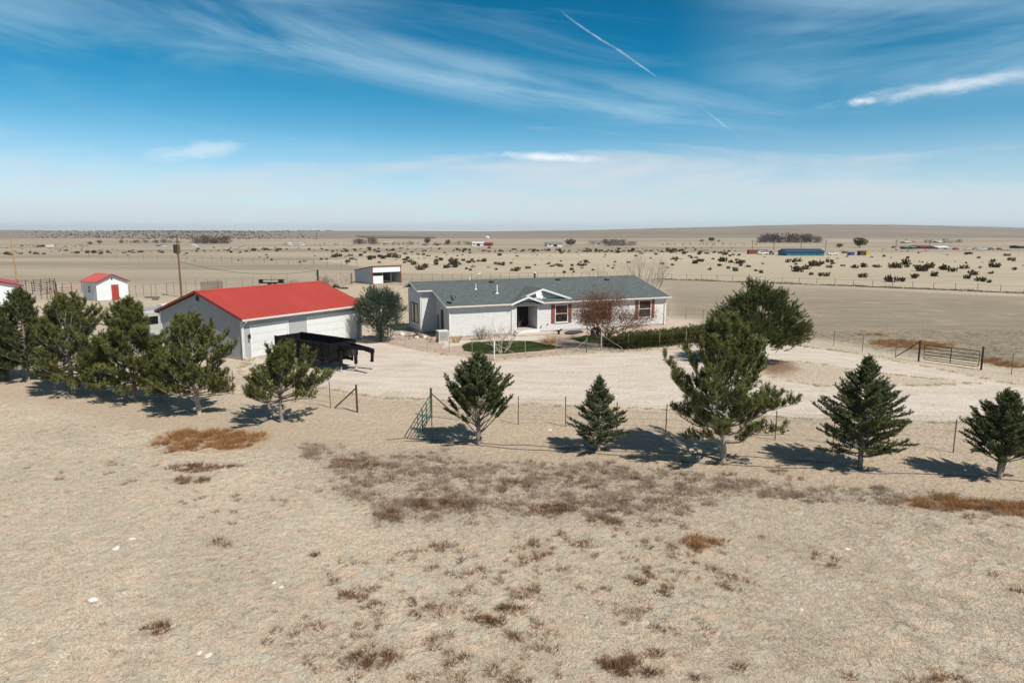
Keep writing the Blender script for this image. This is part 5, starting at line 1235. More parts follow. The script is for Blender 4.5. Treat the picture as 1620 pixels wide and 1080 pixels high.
# small things on the tan clearing
dp = thing("scrap_pile", "dark scrap pile on the tan clearing beside the garage ridge end", "pile", at(534, 457)); mbx = MB(); mbx.tube([(-.9, 0, .1), (-.3, 0, .55), (.4, .1, .2)], [.2, .35, .2], 6); mbx.tube([(.5, 0, .1), (1.7, .1, .12)], [.2, .15], 6); mbx.build("scrap", M_blk2, dp)
ft2 = thing("implement_trailer", "black farm implement showing above the red garage ridge", "trailer", at(431, 452.5), .2)
MB().box(-2.1, 2.0, -.5, .5, .50, .64).build("deck", M_blk, ft2); MB().box(-2.1, -1.5, -.5, .5, .645, 1.15).build("front_box", M_blk, ft2); MB().tube([(-1.5, 0, 1.1), (2.2, 0, 1.08)], .05).build("top_bar", M_blk, ft2); MB().box(1.0, 1.8, -.3, .3, .645, 1.05).build("rear_box", M_blk, ft2)
for x in (-.4, .5): MB().tube([(x, -.6, .35), (x, -.45, .35)], .34, 14).build("wheel", M_rub, ft2)
for k, (px, py, lx) in enumerate([(241, 471.5, 2.0), (246, 474.5, .8)]):
    tag(MB().box(-lx*.5, lx*.5, -.15, .15, 0, .22).build("timber", M_woodg, None, at(px, py)), ("long dark timber lying on the clearing left of the pole", "short dark timber lying on the clearing left of the pole")[k], "timber")

# ------------------------------------------------------------------ distant shrubs (about 300 singly, the rest as one mass)
def cholla_mesh(seed, n=26, h=1.0):
    r = np.random.default_rng(seed); TT = []; tv = []
    lob = r.normal(size=(5, 2))*np.array([.5, .3])
    for k in range(n):
        l0 = lob[r.integers(0, 5)]; a = r.random()*6.28; e = .5+r.random()*.9; p = np.array([l0[0]+r.normal()*.12, l0[1]+r.normal()*.12, 0.]); d = np.array([math.cos(a)*math.cos(e), math.sin(a)*math.cos(e), math.sin(e)])
        for j in range(3):
            q = p+d*h*(.18+.16*r.random()); w_ = .085; s1 = nrm(np.cross(d, r.normal(size=3)))*w_; s2 = nrm(np.cross(d, s1))*w_
            for s_ in (s1, s2): TT += [np.stack([p-s_, p+s_, q+s_*.8]), np.stack([p-s_, q+s_*.8, q-s_*.8])]; tv += [r.random()]*2
            p = q; d = nrm(d+r.normal(size=3)*.35+np.array([0, 0, .15]))
    return tri_mesh("shrub", np.array(TT), L_cholla, tv)
CH = [cholla_mesh(s_) for s_ in range(70, 77)]
rs = np.random.default_rng(80); SP = []
named = [(1432, 419, 22), (1420, 424, 16), (1470, 424, 18), (1458, 429, 20), (1494, 427, 20), (1507, 430, 14), (1525, 425, 14), (1478, 437, 16), (1410, 446, 20), (1422, 445, 14), (1446, 440, 16), (1540, 435, 16), (1548, 445, 16), (1534, 441, 14), (1565, 447, 10), (1573, 423, 16), (1568, 433, 10), (1600, 412, 10), (1386, 423, 11), (1366, 423, 14), (1352, 424, 14), (1365, 439, 14), (1263, 430, 18), (1275, 426, 14), (1304, 437, 15), (1285, 435, 8), (1292, 421, 18), (1300, 418, 12), (1312, 415, 11), (1245, 415, 10), (1255, 415, 12), (1262, 414, 12), (1204, 432, 10), (1196, 429, 8), (1160, 429, 12), (1150, 425, 8), (1168, 417, 12), (1145, 414, 14), (1100, 417, 14), (1108, 414, 12), (1123, 427, 8), (1138, 421, 9),
         (673, 424, 16), (665, 427, 16), (655, 419, 12), (690, 419, 12), (716, 419, 18), (720, 423, 14), (706, 424, 14), (690, 414, 10), (698, 412, 10), (740, 416, 10), (733, 413, 8), (748, 413, 8), (760, 414, 9), (782, 418, 9), (790, 419, 9), (796, 420, 9), (585, 411, 14), (592, 409, 10), (620, 407, 14), (628, 408, 12), (613, 407, 10), (600, 407, 10), (640, 416, 8), (648, 415, 9), (570, 405, 8), (555, 405, 8), (551, 415, 10), (785, 427, 7), (738, 426, 7), (745, 428, 8), (818, 427, 10), (812, 429, 12), (835, 425, 8), (881, 420, 8), (868, 418, 8), (871, 422, 6), (887, 422, 8), (915, 420, 8), (921, 421, 8), (926, 420, 7), (905, 421, 7), (847, 420, 5), (893, 432, 9), (908, 431, 6), (973, 415, 6), (994, 416, 7), (1046, 418, 7), (1064, 420, 7), (1071, 413, 6), (1056, 424, 5), (970, 425, 5), (938, 428, 7), (10, 402.5, 10), (15, 403.5, 6), (33, 402, 5), (48, 400.5, 6), (57, 402, 8), (70, 402.5, 5), (105, 397, 6), (122, 401, 9), (140, 400.5, 9), (150, 400.5, 9), (158, 402, 6), (171, 400, 8), (197, 400.5, 6), (205, 399, 6), (220, 399.5, 6), (257, 400, 6), (366, 400, 8), (411, 407.5, 4), (423, 408, 5), (430, 412, 6), (475, 415.5, 5), (481, 413.5, 5), (508, 411, 7), (517, 411, 6), (528, 407, 12), (536, 406, 10), (400, 397, 10), (420, 396, 8), (440, 395.5, 8)]
for px, py, wpx in named:
    X, Y, _ = at(px, py); SP.append((X, Y, wpx*Y/1080))
def free(px, py):
    if py > 430 and 540 < px < 1045: return False
    if py > 415 and px < 500: return False
    if 1225 < px < 1320 and 388 < py < 409: return False
    if 1170 < px < 1390 and 388 < py < 405: return False
    if px > 1040 and py > 440+(px-1040)*.037: return False
    return True
rows = [(560, 1120, 397, 1.6, 110), (820, 1080, 398, .9, 60), (1060, 1200, 402, 5, 40), (640, 1040, 410, 6, 26), (1150, 1420, 414, 6, 22), (300, 560, 396, 2.0, 36), (1400, 1620, 410, 8, 12), (540, 760, 409, 5, 24), (60, 300, 400, 2, 14)]
extra = []
for x0, x1, y0, sy, n in rows:
    for k in range(n):
        px = rs.uniform(x0, x1); py = y0+rs.normal()*sy
        if py < 391 or not free(px, py): continue
        X, Y, _ = at(px, py); extra.append((X, Y, rs.uniform(.6, 1.6)+max(0, rs.normal())*.6))
SP += extra; SP.sort(key=lambda q: -q[2]/q[1])
for k, (X, Y, wd) in enumerate(SP[:300]):
    sc_k = min(wd, 3.4)/1.75; o = inst("shrub", CH[k % 7], None, (X, Y, -.03), (0, 0, rs.random()*6.28), (sc_k*1.05, sc_k*.9, sc_k*(.95+.35*rs.random())))
    ppx = 810+FPX*X/(Y*math.cos(PITCH)+CAM_H*math.sin(PITCH)); wp_ = wd*FPX/Y
    zone = next(z for lim, z in ((300, "on the flat plain left of the transformer pole"), (545, "on the plain above the red garage roof"), (800, "on the plain above the left half of the house roof"), (1050, "on the plain above the right half of the house roof"), (1240, "on the pale prairie left of the long blue building"), (1400, "on the pale prairie below the long blue building"), (1e9, "on the pale prairie right of the yellow ended container")) if ppx < lim)
    size = "large" if wp_ >= 11 else ("middling" if wp_ >= 6.5 else "small")
    tag(o, size+" dark prickly shrub "+zone, "shrub", size+" dark shrubs "+zone)
def stuff_shrubs(name, pts, label=None):
    TT = []; tv = []
    for (X, Y, Z, wd) in pts:
        n = 14; r = rs; c = np.array([X, Y, Z]); u = nrm(r.normal(size=(n, 3))); u[:, 2] = abs(u[:, 2]); p = c+u*np.array([wd*.5, wd*.4, wd*.42])*r.random((n, 1))**.4
        a = nrm(r.normal(size=(n, 3)))*wd*.26; b_ = nrm(r.normal(size=(n, 3)))*wd*.26; TT.append(np.stack([p-a, p+a, p+b_], 1)); tv.append(r.random(n))
    return tri_obj(name, np.concatenate(TT), L_cholla if 'shrub' in name else L_far, None, np.concatenate(tv), 'stuff')
pts = [(X, Y, .1, wd) for X, Y, wd in SP[300:]]
for k in range(620):
    px = rs.uniform(-200, 1800); py = rs.uniform(389.5, 399) if rs.random() < .7 else rs.uniform(392, 425)
    if not free(px, py) or fbm(np.array([px*.012]), np.array([py*.25]), 6, 2)[0] < .5: continue
    X, Y, _ = at(px, py); pts.append((X, Y, .1, rs.uniform(.4, 1.3)))
stuff_shrubs("far_shrubs", pts)
# juniper dotted rise on the left horizon
pts = []
for k in range(2600):
    px = rs.uniform(40, 530); v = 366.6+11.5*rs.random()**1.7 if px > 190 else 367.2+9*rs.random()
    dens = np.interp(px, [40, 90, 160, 300, 380, 440, 530], [.1, .3, .6, 1, 1, .4, .1])*(.35+.9*fbm(np.array([px*.02]), np.array([v*.25]), 12, 2)[0])
    if rs.random() > dens: continue
    Dm = min(3500, 9720/(v-366.2)); X = (px-810)/FPX*Dm; pts.append((X, Dm, hill_z(X, Dm)+.5, rs.uniform(1.4, 3.2)*Dm/1080))
stuff_shrubs("far_woodland", pts)

# ------------------------------------------------------------------ far farmsteads
def far_tree(px, py, hpx, wpx, label, mat=L_far, seed=0, n=240, name="tree", group=None, bark=M_barkd):
    X, Y, _ = at(px, py); hh = hpx*Y/1080; ww = wpx*Y/1080*.5
    r = np.random.default_rng(seed); u = nrm(r.normal(size=(n, 3))); rad = r.random(n)**.35
    ld = nrm(r.normal(size=(6, 3))); bm_ = np.max(np.clip(u@ld.T, 0, 1)**5, axis=1)*.4+.72
    c = u*(rad*bm_)[:, None]*np.array([ww, ww, hh*.40])+np.array([0, 0, hh*.58]); s_ = max(ww, hh*.4)*.17
    a = nrm(r.normal(size=(n, 3)))*s_; b_ = nrm(r.normal(size=(n, 3)))*s_
    mb = MB(); mb.tube([(0, 0, -.1), (0, 0, hh*.35), (ww*.1, 0, hh*.7)], [hh*.035, hh*.03, hh*.012], 6)
    for k in range(3): mb.tube([(0, 0, hh*.3), (ww*.5*math.cos(k*2.1), ww*.5*math.sin(k*2.1), hh*.65)], [hh*.018, hh*.006], 4)
    o = thing(name, label, "tree", (X, Y, 0), 0, group); mb.build("trunk", bark, o); tri_obj("crown", np.stack([c-a, c+a, c+b_], 1), mat, o, r.random(n)); return o
far_tree(1360, 392, 17, 22, "round green leafing tree beyond the blue building", leafmat("fresh_leaves", (.055, .075, .022), (.13, .155, .05)), 1, 420)
far_tree(1328, 392.5, 8, 13, "low olive bush tree left of the round green tree", leafmat("olive_leaves", (.07, .075, .045), (.15, .15, .09)), 2, 200)
far_tree(676, 387.5, 12, 13, "dark green tree left in the far central farmstead", L_far, 3); far_tree(709, 387.5, 9, 10, "smaller dark green tree in the far central farmstead", L_far, 4)
far_tree(903, 389.5, 11, 20, "bare thicket tree right of the far grey roofed house", L_bare, 5, 320)
far_tree(1125, 383, 8, 12, "far grey tree clump leftmost on the plain below the hill", L_far, 6); far_tree(158, 387, 8, 9, "far leafless tree on the left plain, taller of two", L_bare, 7); far_tree(143, 388, 6, 8, "far leafless tree on the left plain, lower of two", L_bare, 8)
far_tree(1110, 383.5, 5, 8, "far low grey bush beside the tree clump", L_far, 9, 120); far_tree(1137, 383.5, 5, 6, "far small grey bush right of the tree clump", L_far, 10, 120)
def tree_row(name, x0, x1, py, h0, h1, n, mat, seed, s=1.0):
    r = np.random.default_rng(seed); TT = []; tv = []
    for k in range(n):
        px = r.uniform(x0, x1); X, Y, _ = at(px, py+r.normal()*.15); hh = r.uniform(h0, h1)*Y/1080*(.55+.9*vnoise(np.array([px*.08]), np.array([seed*1.]), 2)[0]); m_ = 90
        p = np.array([X, Y, 0])+np.stack([r.normal(size=m_)*hh*.28, r.normal(size=m_)*hh*.28, hh*r.random(m_)**.8], 1); a = nrm(r.normal(size=(m_, 3)))*hh*.05*s; b_ = nrm(r.normal(size=(m_, 3))+np.array([0, 0, .6]))*hh*.17*s
        TT.append(np.stack([p-a, p+a, p+b_], 1)); tv.append(r.random(m_))
    return tri_obj(name, np.concatenate(TT), mat, None, np.concatenate(tv), 'stuff')
tree_row("windbreak_trees", 1200, 1304, 383.8, 6, 12, 85, L_bare, 11); tree_row("windbreak_trees", 306, 362, 385.5, 6, 12, 50, L_bare, 12); tree_row("windbreak_trees", 560, 594, 386.5, 5, 9, 24, L_bare, 13)
tree_row("windbreak_trees", 955, 1005, 389, 5, 10, 30, L_bare, 14); tree_row("windbreak_trees", 190, 290, 384.5, 3, 6, 60, L_far, 15); tree_row("windbreak_trees", 590, 780, 387.5, 2.5, 5, 70, L_far, 16)
tree_row("windbreak_trees", 1432, 1520, 384.5, 2.5, 6, 26, L_bare, 17); tree_row("windbreak_trees", 1045, 1200, 388, 2, 3.5, 26, L_far, 18); tree_row("windbreak_trees", 0, 140, 390, 1.2, 2.2, 50, L_far, 19); tree_row("windbreak_trees", 440, 560, 387.5, 1.4, 2.8, 40, L_far, 20)
def weed_line(name, A0, B0, n, hh, mat, seed):
    r = np.random.default_rng(seed); A0 = np.array(A0); B0 = np.array(B0); q = r.random((n, 1)); c = A0+(B0-A0)*q+r.normal(size=(n, 2))*.25; z = hh*(.4+.9*r.random(n))*(.4+.9*vnoise(c[:, 0]*.4, c[:, 1]*.4, 3))
    p = np.stack([c[:, 0], c[:, 1], np.zeros(n)], 1); d = np.stack([r.normal(size=n)*.25, r.normal(size=n)*.2, z], 1); sd = np.stack([r.random(n)*.14+.05, r.normal(size=n)*.05, np.zeros(n)], 1)
    return tri_obj(name, np.stack([p-sd, p+sd, p+d], 1), mat, None, r.random(n), 'stuff')
weed_line("fence_weeds", at2(1040, 441.8), at2(1350, 452.9), 1300, .34, L_weed, 31); weed_line("fence_weeds", at2(1350, 452.9), at2(1900, 476.4), 2200, .34, L_weed, 32)
tree_row("roadside_weeds", 1040, 1800, 398.0, .8, 1.4, 150, L_cholla, 21); tree_row("roadside_weeds", 800, 1040, 391, .6, 1.1, 80, L_cholla, 23); tree_row("windbreak_trees", 925, 960, 386, 3, 6, 14, L_far, 22)
def shedlike(px0, px1, py, hpx, label, cat, wall, roof, name, depth=6.0, rz=0.0, ridge=.35, door=True, flat=False, group=None):
    X0, Y0, _ = at(px0, py); X1, _, _ = at(px1, py); L = (X1-X0)/max(.5, math.cos(rz)); H = hpx*Y0/1080
    o = thing(name, label, cat, (X0, Y0, 0), rz, group); we = H*(1-ridge) if not flat else H*.93
    mb = MB(); mb.box(0, L, 0, depth, 0, we)
    if not flat:
        for x in (0, L-.1): mb.prism([(x, 0, we), (x, depth, we), (x, depth/2, H-.05)], (.1, 0, 0))
    mb.build("wall", wall, o)
    if flat: MB().box(-.1, L+.1, -.1, depth+.1, we+.003, H).build("roof", roof, o)
    else:
        for y0, y1 in ((-.3, depth/2), (depth/2, depth+.3)): slab([(-.3, y0), (L+.3, y0), (L+.3, y1), (-.3, y1)], lambda x, y: H-(H-we)*abs(y-depth/2)/(depth/2)+.06, .1).build("roof", roof, o)
    if door:
        w0 = L*.4; MB().box(w0, w0+min(2.4, L*.3), -.04, -.003, 0, we*.8).build("door", M_dark, o)
        if L > 7: MB().box(L*.12, L*.24, -.04, -.003, we*.4, we*.75).build("window", M_glass, o)
    return o
M_teal = material("teal_metal", (.030, .155, .19), .5, .08, .6); M_navy = material("navy_metal", (.03, .05, .11), .5, .08, .6); M_maroon = material("maroon_metal", (.20, .045, .035), .6, .1, .6)
M_yel = material("yellow_paint", (.55, .36, .06), .6, .1, 1); M_blue = material("blue_paint", (.03, .07, .22), .5, .1, 1); M_tanw = material("tan_wall", (.45, .38, .30), .8, .1, 1); M_gry = material("grey_roof", (.16, .17, .18), .8, .1, 1); M_grn = material("green_tank", (.05, .12, .085), .6, .1, 1)
bl = shedlike(1245, 1304, 404.5, 10.4, "long blue metal building far across the prairie", "building", M_teal, M_navy, "metal_building", 9.0, 0, .42, False)
for k in range(4): MB().box(1.5+k*3.2, 3.7+k*3.2, -.05, -.003, .0, 1.1).build("door", material("teal_door", (.02, .11, .15), .5), bl)
shedlike(1185, 1214, 402, 6.5, "red shipping container behind a white trailer on the far prairie", "container", M_maroon, M_maroon, "shipping_container", 2.6, .0, .1, False, True)
def vehicle(px, py, wpx, hpx, label, col, name="parked_vehicle", cat="vehicle", group=None):
    X, Y, _ = at(px, py); L = wpx*Y/1080; H = hpx*Y/1080; o = thing(name, label, cat, (X, Y, 0), random.uniform(-.3, .3), group)
    mb = MB(); prof = [(-L/2, H*.25), (L/2, H*.25), (L/2, H*.58), (L*.22, H*.62), (L*.10, H), (-L*.38, H), (-L/2, H*.62)]
    mb.prism([(x, -H*.45, z) for x, z in prof], (0, H*.9, 0)); mb.build("body", col, o)
    MB().box(-L*.36, L*.10, -H*.46, -H*.452, H*.66, H*.92).build("window", M_glass, o)
    for x in (-L*.3, L*.3):
        for y in (-H*.44, H*.44): MB().tube([(x, y-H*.05, H*.18), (x, y+H*.05, H*.18)], H*.18, 10).build("wheel", M_rub, o)
vehicle(1207, 403, 17, 6.5, "white trailer in front of the red container on the far prairie", M_white, "travel_trailer", "trailer"); vehicle(1317, 403.5, 18, 5.5, "white long vehicle right of the blue building", M_white, "travel_trailer", "trailer")
vehicle(1220, 403, 8, 6, "dark vehicle right of the white trailer by the red container", M_gry); vehicle(1236, 402, 7, 6, "pale vehicle just left of the blue building", M_tanw); vehicle(1337, 401, 11, 3.5, "dark low vehicle left of the small blue box", M_brown)
shedlike(1345, 1352, 404, 5, "small blue box between the white trailer and the yellow container", "container", M_blue, M_blue, "storage_box", 2.4, 0, .1, False, True)
cn = shedlike(1361, 1371, 404, 6.8, "yellow ended container right of the blue building", "container", M_brown, M_brown, "storage_container", 2.6, 0, .1, False, True); MB().box(2.1, 3.6, -.3, -.05, 0, 1.55).build("end_panel", M_yel, cn)
shedlike(866, 890, 390, 7, "far white house with a dark grey roof in the middle of the plain", "house", M_white, M_gry, "farmhouse", 9, .15, .45)
shedlike(747, 765, 389, 6, "white far barn in the middle distance", "barn", M_white, M_white, "far_barn", 12, 0, .3); shedlike(765.5, 779, 389, 5.2, "maroon far barn joined beside the white one", "barn", M_maroon, M_maroon, "far_barn", 12, 0, .4)
shedlike(73, 79, 390.5, 3.8, "small white box on the far left plain", "container", M_white, M_white, "storage_box", 4, 0, .1, False, True); shedlike(58, 64, 390.5, 3, "small dark shed on the far left plain", "shed", M_dark, M_gry, "far_shed", 4, 0, .3, False)
shedlike(304, 309, 390, 3.6, "small white shed right of the transformer pole on the far plain", "shed", M_white, M_white, "far_shed", 5, 0, .3, False); shedlike(245, 255, 389.5, 3, "far low dark roofed house left of the transformer pole", "house", M_white, M_gry, "farmhouse", 8, 0, .5)
shedlike(456, 460, 388, 4, "far white shed, left of a close pair behind the garage", "shed", M_white, M_white, "far_shed", 5, 0, .3, False); shedlike(474, 479, 388, 4.4, "far white shed, right of a close pair behind the garage", "shed", M_white, M_tanw, "far_shed", 5, 0, .3, False)
shedlike(608, 620, 385.5, 2.6, "far long white house left of the central farmstead trees", "house", M_white, M_tanw, "farmhouse", 9, 0, .4, False); shedlike(668, 676, 388, 3, "far tan house under the left dark green tree", "house", M_tanw, M_gry, "farmhouse", 9, 0, .5); shedlike(685, 697, 388.5, 3.2, "far pale house between the two dark green trees", "house", M_white, M_maroon, "farmhouse", 9, 0, .5)
shedlike(940, 953, 386.5, 4, "far white house right of the bare thicket tree", "house", M_white, M_gry, "farmhouse", 9, 0, .5); shedlike(1456, 1478, 393.5, 5, "dark red far barn in the right farmyard", "barn", M_maroon, M_maroon, "far_barn", 12, 0, .4)
shedlike(1432, 1440, 394, 4, "green shed leftmost in the right farmyard", "shed", M_grn, M_grn, "far_shed", 5, 0, .3, False); shedlike(1443, 1450, 394, 4.2, "green tank shed beside the dark red far barn", "shed", M_grn, M_gry, "far_shed", 5, 0, .3, False)
shedlike(1485, 1504, 394, 4.5, "grey far barn with a white roof in the right farmyard", "barn", M_tanw, M_white, "far_barn", 10, 0, .5); shedlike(1434, 1442, 384.5, 2.6, "far house with a white roof on the upper right plain", "house", M_tanw, M_white, "farmhouse", 9, 0, .5, False); shedlike(1486, 1496, 384.2, 2.6, "second far white roofed house on the upper right plain", "house", M_tanw, M_white, "farmhouse", 9, 0, .5, False)
shedlike(1613, 1640, 393, 4.5, "dark far shed cut by the picture edge", "shed", M_blk2, M_gry, "far_shed", 8, 0, .3, False)
for k, (px, m_, lab) in enumerate([(1512, M_maroon, "red far vehicle, first in the right farmyard line"), (1530, M_white, "white far vehicle in the middle of the right farmyard line"), (1543, M_tanw, "tan far vehicle in the right farmyard line"), (1555, M_white, "broad white far vehicle in the right farmyard line"), (1568, M_gry, "grey far vehicle in the right farmyard line"), (1581, M_maroon, "last red far vehicle in the right farmyard line")]):
    vehicle(px, 395.5, 9 if px != 1555 else 13, 3.4, lab, m_, group="vehicles in the right farmyard")
X, Y, _ = at(771, 376.5); dm = thing("dome_building", "white dome on the far slope above the white barn", "dome", (X, Y, hill_z(X, Y))); mb = MB(); rr = 3.2*Y/1080
mb.tube([(0, 0, 0), (0, 0, rr*.4), (0, 0, rr*.75), (0, 0, rr*.95)], [rr, rr*.92, rr*.62, rr*.15], 16); mb.build("shell", M_white, dm); MB().box(-rr*.15, rr*.15, -rr*1.02, -rr*.97, 0, rr*.4).build("door", M_dark, dm)
# thin power poles along the far road
for k, px in enumerate([1190, 1224, 1267, 1306, 1417, 1470]):
    X, Y, _ = at(px, 396); p = thing("utility_pole", ("first", "second", "third", "fourth", "fifth", "sixth")[k]+" from the left of the far thin poles along the road by the blue building", "utility pole", (X, Y, 0), 0, "far poles along the road"); MB().tube([(0, 0, 0), (0, 0, 5.2)], [.16, .12], 6).build("pole", M_woodg, p); MB().box(-.9, .9, -.06, .06, 4.6, 4.75).build("crossarm", M_woodg, p)
bpy.context.view_layer.update()

# ------------------------------------------------------------------ ground cover (instanced stuff)
def tuft(n, hgt, rad, wd, lean, seed, curve=.0):
    r = np.random.default_rng(seed); a = r.random(n)*6.283; q = np.sqrt(r.random(n))*rad; p = np.stack([q*np.cos(a), q*np.sin(a), np.full(n, -.01)], 1)
    d = nrm(np.stack([np.cos(a)*lean, np.sin(a)*lean, np.ones(n)], 1)+r.normal(size=(n, 3))*.45); d[:, 2] = np.abs(d[:, 2])
    tip = p+d*(hgt*(.55+.7*r.random(n)))[:, None]; s_ = nrm(np.cross(d, r.normal(size=(n, 3))))*wd*.5
    return np.stack([p-s_, p+s_, tip], 1)
def scatter(name, protos, mat, pts, scl, tint, kind="stuff"):
    """one mesh that carries the tuft shapes and the points; geometry nodes copy the tufts to the points"""
    V = []; F = []; pid = []; n0 = 0
    for k, T_ in enumerate(protos):
        v = T_.reshape(-1, 3); V.append(v); F.append(np.arange(n0, n0+len(v)).reshape(-1, 3)); pid += [k+1]*len(v); n0 += len(v)
    V.append(pts); pid += [0]*len(pts); V = np.concatenate(V); F = np.concatenate(F)
    me = bpy.data.meshes.new(name); me.vertices.add(len(V)); me.vertices.foreach_set('co', V.astype(np.float32).ravel())
    me.loops.add(F.size); me.loops.foreach_set('vertex_index', F.astype(np.int32).ravel()); me.polygons.add(len(F)); me.polygons.foreach_set('loop_start', np.arange(0, F.size, 3, dtype=np.int32))
    def fa(nm, typ, vals):
        a = me.attributes.new(nm, typ, 'POINT'); a.data.foreach_set('value', vals)
    pz = np.zeros(n0, np.float32)
    fa('pid', 'INT', np.array(pid, np.int32)); fa('scl', 'FLOAT', np.concatenate([pz, scl]).astype(np.float32)); fa('tint', 'FLOAT', np.concatenate([pz, tint]).astype(np.float32))
    fa('yaw', 'FLOAT', np.concatenate([pz, rng.random(len(pts))*6.283]).astype(np.float32)); fa('pick', 'INT', np.concatenate([np.zeros(n0), rng.integers(0, len(protos), len(pts))]).astype(np.int32))
    me.update(calc_edges=True); me.materials.append(mat); o = bpy.data.objects.new(name, me); C.objects.link(o); o['kind'] = kind
    ng = bpy.data.node_groups.new(name, 'GeometryNodeTree'); ng.interface.new_socket('Geometry', in_out='INPUT', socket_type='NodeSocketGeometry'); ng.interface.new_socket('Geometry', in_out='OUTPUT', socket_type='NodeSocketGeometry')
    N = ng.nodes; L = ng.links; gi = N.new('NodeGroupInput'); go = N.new('NodeGroupOutput')
    def named(nm, typ):
        a = N.new('GeometryNodeInputNamedAttribute'); a.data_type = typ; a.inputs['Name'].default_value = nm; return a.outputs['Attribute']
    def sel(k):
        c = N.new('FunctionNodeCompare'); c.data_type = 'INT'; c.operation = 'EQUAL'; L.new(named('pid', 'INT'), c.inputs[2]); c.inputs[3].default_value = k
        s_ = N.new('GeometryNodeSeparateGeometry'); s_.domain = 'POINT'; L.new(gi.outputs[0], s_.inputs[0]); L.new(c.outputs[0], s_.inputs[1]); return s_.outputs[0]
    g2i = N.new('GeometryNodeGeometryToInstance')
    for k in range(len(protos), 0, -1): L.new(sel(k), g2i.inputs[0])
    iop = N.new('GeometryNodeInstanceOnPoints'); m2p = N.new('GeometryNodeMeshToPoints'); L.new(sel(0), m2p.inputs['Mesh']); L.new(m2p.outputs[0], iop.inputs['Points'])
    L.new(g2i.outputs[0], iop.inputs['Instance']); iop.inputs['Pick Instance'].default_value = True; L.new(named('pick', 'INT'), iop.inputs['Instance Index'])
    cx = N.new('ShaderNodeCombineXYZ'); L.new(named('yaw', 'FLOAT'), cx.inputs[2]); er = N.new('FunctionNodeEulerToRotation'); L.new(cx.outputs[0], er.inputs[0]); L.new(er.outputs[0], iop.inputs['Rotation'])
    L.new(named('scl', 'FLOAT'), iop.inputs['Scale']); L.new(iop.outputs[0], go.inputs[0])
    md = o.modifiers.new("scatter", 'NODES'); md.node_group = ng; return o
def tuftmat(name, c1, c2):
    m = bpy.data.materials.new(name); m.use_nodes = True; t = NT(m.node_tree); b = t.n['Principled BSDF']; b.inputs['Roughness'].default_value = .9; b.inputs['Specular IOR Level'].default_value = .1
    a = t.attr('tint', 'INSTANCER'); c = t.mix(c1, c2, a); t.put(b.inputs['Base Color'], c)
    tr = t.new('ShaderNodeBsdfTranslucent'); t.put(tr.inputs[0], c); mx = t.new('ShaderNodeMixShader'); mx.inputs[0].default_value = .42
    t.l.new(b.outputs[0], mx.inputs[1]); t.l.new(tr.outputs[0], mx.inputs[2]); t.l.new(mx.outputs[0], t.n['Material Output'].inputs[0]); return m
def view_points(n, y0, y1, r, pw=1.0, m=1.12):
    """random plan points over the wedge of ground in front of the camera, plus a margin at its sides"""
    y = (y0**pw+(y1**pw-y0**pw)*r.random(n))**(1/pw); x = (r.random(n)*2-1)*(.76*y*m+1.5); return x, y
r = np.random.default_rng(901)
x, y = view_points(150000, 10.5, 40, r, 1.25); A = attrs(x, y)
cov = .35*fbm(x*.8, y*.8, 61, 3)+.65*fbm(x*2.6+y*.6, y*3.6, 62, 3)
keep = (cov+r.normal(size=len(x))*.035 > .485+.22*A['bare']) & (A['drive'] < .1) & (A['mound'] < .1) & (A['weed'] < r.random(len(x))*1.2)
x, y, cv = x[keep], y[keep], cov[keep]
tn = np.clip(.5+1.5*(fbm(x*.5, y*.5, 63, 4)-.5)+r.normal(size=len(x))*.18, 0, 1)
scatter("dry_grass", [tuft(30, .068, .10, .015, 2.1, s_) for s_ in (1, 2, 3)], tuftmat("dry_grass", (.60, .535, .44), (.82, .735, .61)), np.stack([x, y, gz(x, y)], 1), .65+.75*r.random(len(x)), tn)
x, y = view_points(9000, 10.5, 36, r, 1.25); A = attrs(x, y); k = (fbm(x*.7, y*.7, 65, 3) > .44) & (A['drive'] < .1) & (A['bare'] < .6); x, y = x[k], y[k]
scatter("dead_clumps", [tuft(16, .11, .05, .013, 1.3, s_) for s_ in (4, 5, 6)], tuftmat("dead_clump", (.32, .26, .20), (.54, .46, .36)), np.stack([x, y, gz(x, y)], 1), .35+.6*r.random(len(x)), r.random(len(x)))
# grey weeds of the rough band
x, y = view_points(60000, 15, 33, r, 1.2, 1.2); A = attrs(x, y); k = (A['weed']*(.1+1.2*fbm(x*1.6, y*1.6, 71, 3)) > .40+.75*r.random(len(x))) & (A['drive'] < .1); x, y = x[k], y[k]
scatter("grey_weeds", [tuft(30, .17, .09, .014, .8, s_) for s_ in (11, 12, 13)], tuftmat("grey_weed", (.24, .17, .125), (.62, .52, .41)), np.stack([x, y, gz(x, y)], 1), .5+.9*r.random(len(x)), r.random(len(x)))
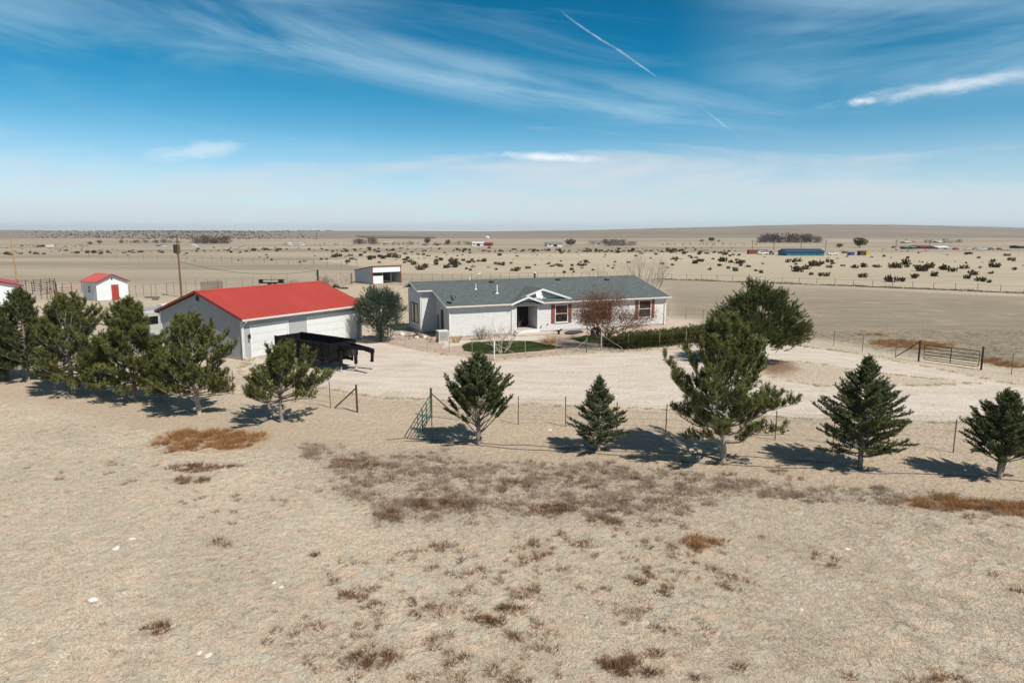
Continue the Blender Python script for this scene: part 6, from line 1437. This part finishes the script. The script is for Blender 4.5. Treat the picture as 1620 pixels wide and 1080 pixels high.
# rusty and maroon weeds in their patches
x, y = view_points(90000, 10.5, 60, r, 1.2, 1.2); A = attrs(x, y); nz = fbm(x*1.5, y*1.5, 81, 3)
k = A['rust']*(.25+1.4*nz) > .34+.5*r.random(len(x)); scatter("rusty_weeds", [tuft(40, .30, .10, .014, .7, s_) for s_ in (21, 22, 23)], tuftmat("rusty_weed", (.28, .135, .055), (.52, .315, .15)), np.stack([x[k], y[k], gz(x[k], y[k])], 1), .45+.7*r.random(k.sum()), r.random(k.sum()))
lone = (fbm(x*.28, y*.28, 83, 2) > .53) & (nz > .55) & (r.random(len(x)) < .26*np.clip(1.2-np.abs(x-1.5)/16, .25, 1)) & (A['drive'] < .05) & (y < 26)
k = (A['maroon']*(.3+1.3*nz) > .36+.5*r.random(len(x))) | lone; scatter("maroon_weeds", [tuft(36, .22, .10, .013, .8, s_) for s_ in (31, 32, 33)], tuftmat("maroon_weed", (.13, .065, .042), (.36, .22, .125)), np.stack([x[k], y[k], gz(x[k], y[k])], 1), .4+.7*r.random(k.sum()), r.random(k.sum()))
# straw along the fences and the edge of the gravel
x, y = view_points(60000, 27, 62, r, 1.2, 1.2); A = attrs(x, y); k = (A['drive'] > .02) & (A['drive'] < .32) & (A['mound'] < .1) & (r.random(len(x)) < .55) | ((A['field'] > .5) & (r.random(len(x)) < .22)); x, y = x[k], y[k]
scatter("dry_straw", [tuft(26, .14, .12, .018, 1.0, s_) for s_ in (41, 42, 43)], tuftmat("dry_straw", (.34, .275, .19), (.52, .44, .31)), np.stack([x, y, gz(x, y)], 1), .6+.8*r.random(len(x)), r.random(len(x)))

def in_poly(P, n, r):
    lo, hi = P.min(0)-.15, P.max(0)+.15; q = lo+(hi-lo)*r.random((n, 2)); d = poly_sd(q[:, 0], q[:, 1], P)+.25*(fbm(q[:, 0]*2, q[:, 1]*2, 7, 3)-.5); return q[d > 0]
q = np.concatenate([in_poly(LAWN, 16000, r), in_poly(LAWN2, 9000, r)])
scatter("lawn_grass", [tuft(14, .07, .07, .012, .8, s_) for s_ in (51, 52)], tuftmat("lawn_grass", (.040, .075, .016), (.12, .16, .042)), np.stack([q[:, 0], q[:, 1], np.full(len(q), .03)], 1), .6+.7*r.random(len(q)), np.clip(fbm(q[:, 0]*.9, q[:, 1]*.9, 5, 3)+r.normal(size=len(q))*.15, 0, 1))

# ------------------------------------------------------------------ thin air haze round the whole scene
hz_m = bpy.data.materials.new("haze_air"); hz_m.use_nodes = True; t = NT(hz_m.node_tree); t.n.clear()
pv = t.new('ShaderNodeVolumePrincipled'); pv.inputs['Color'].default_value = (.80, .88, 1, 1); pv.inputs['Density'].default_value = 6.5e-5; pv.inputs['Anisotropy'].default_value = .2
mo = t.new('ShaderNodeOutputMaterial'); t.l.new(pv.outputs[0], mo.inputs['Volume'])
MB().box(-13500, 13500, -400, 9700, -3.0, 90).build("haze", hz_m, kind='stuff')
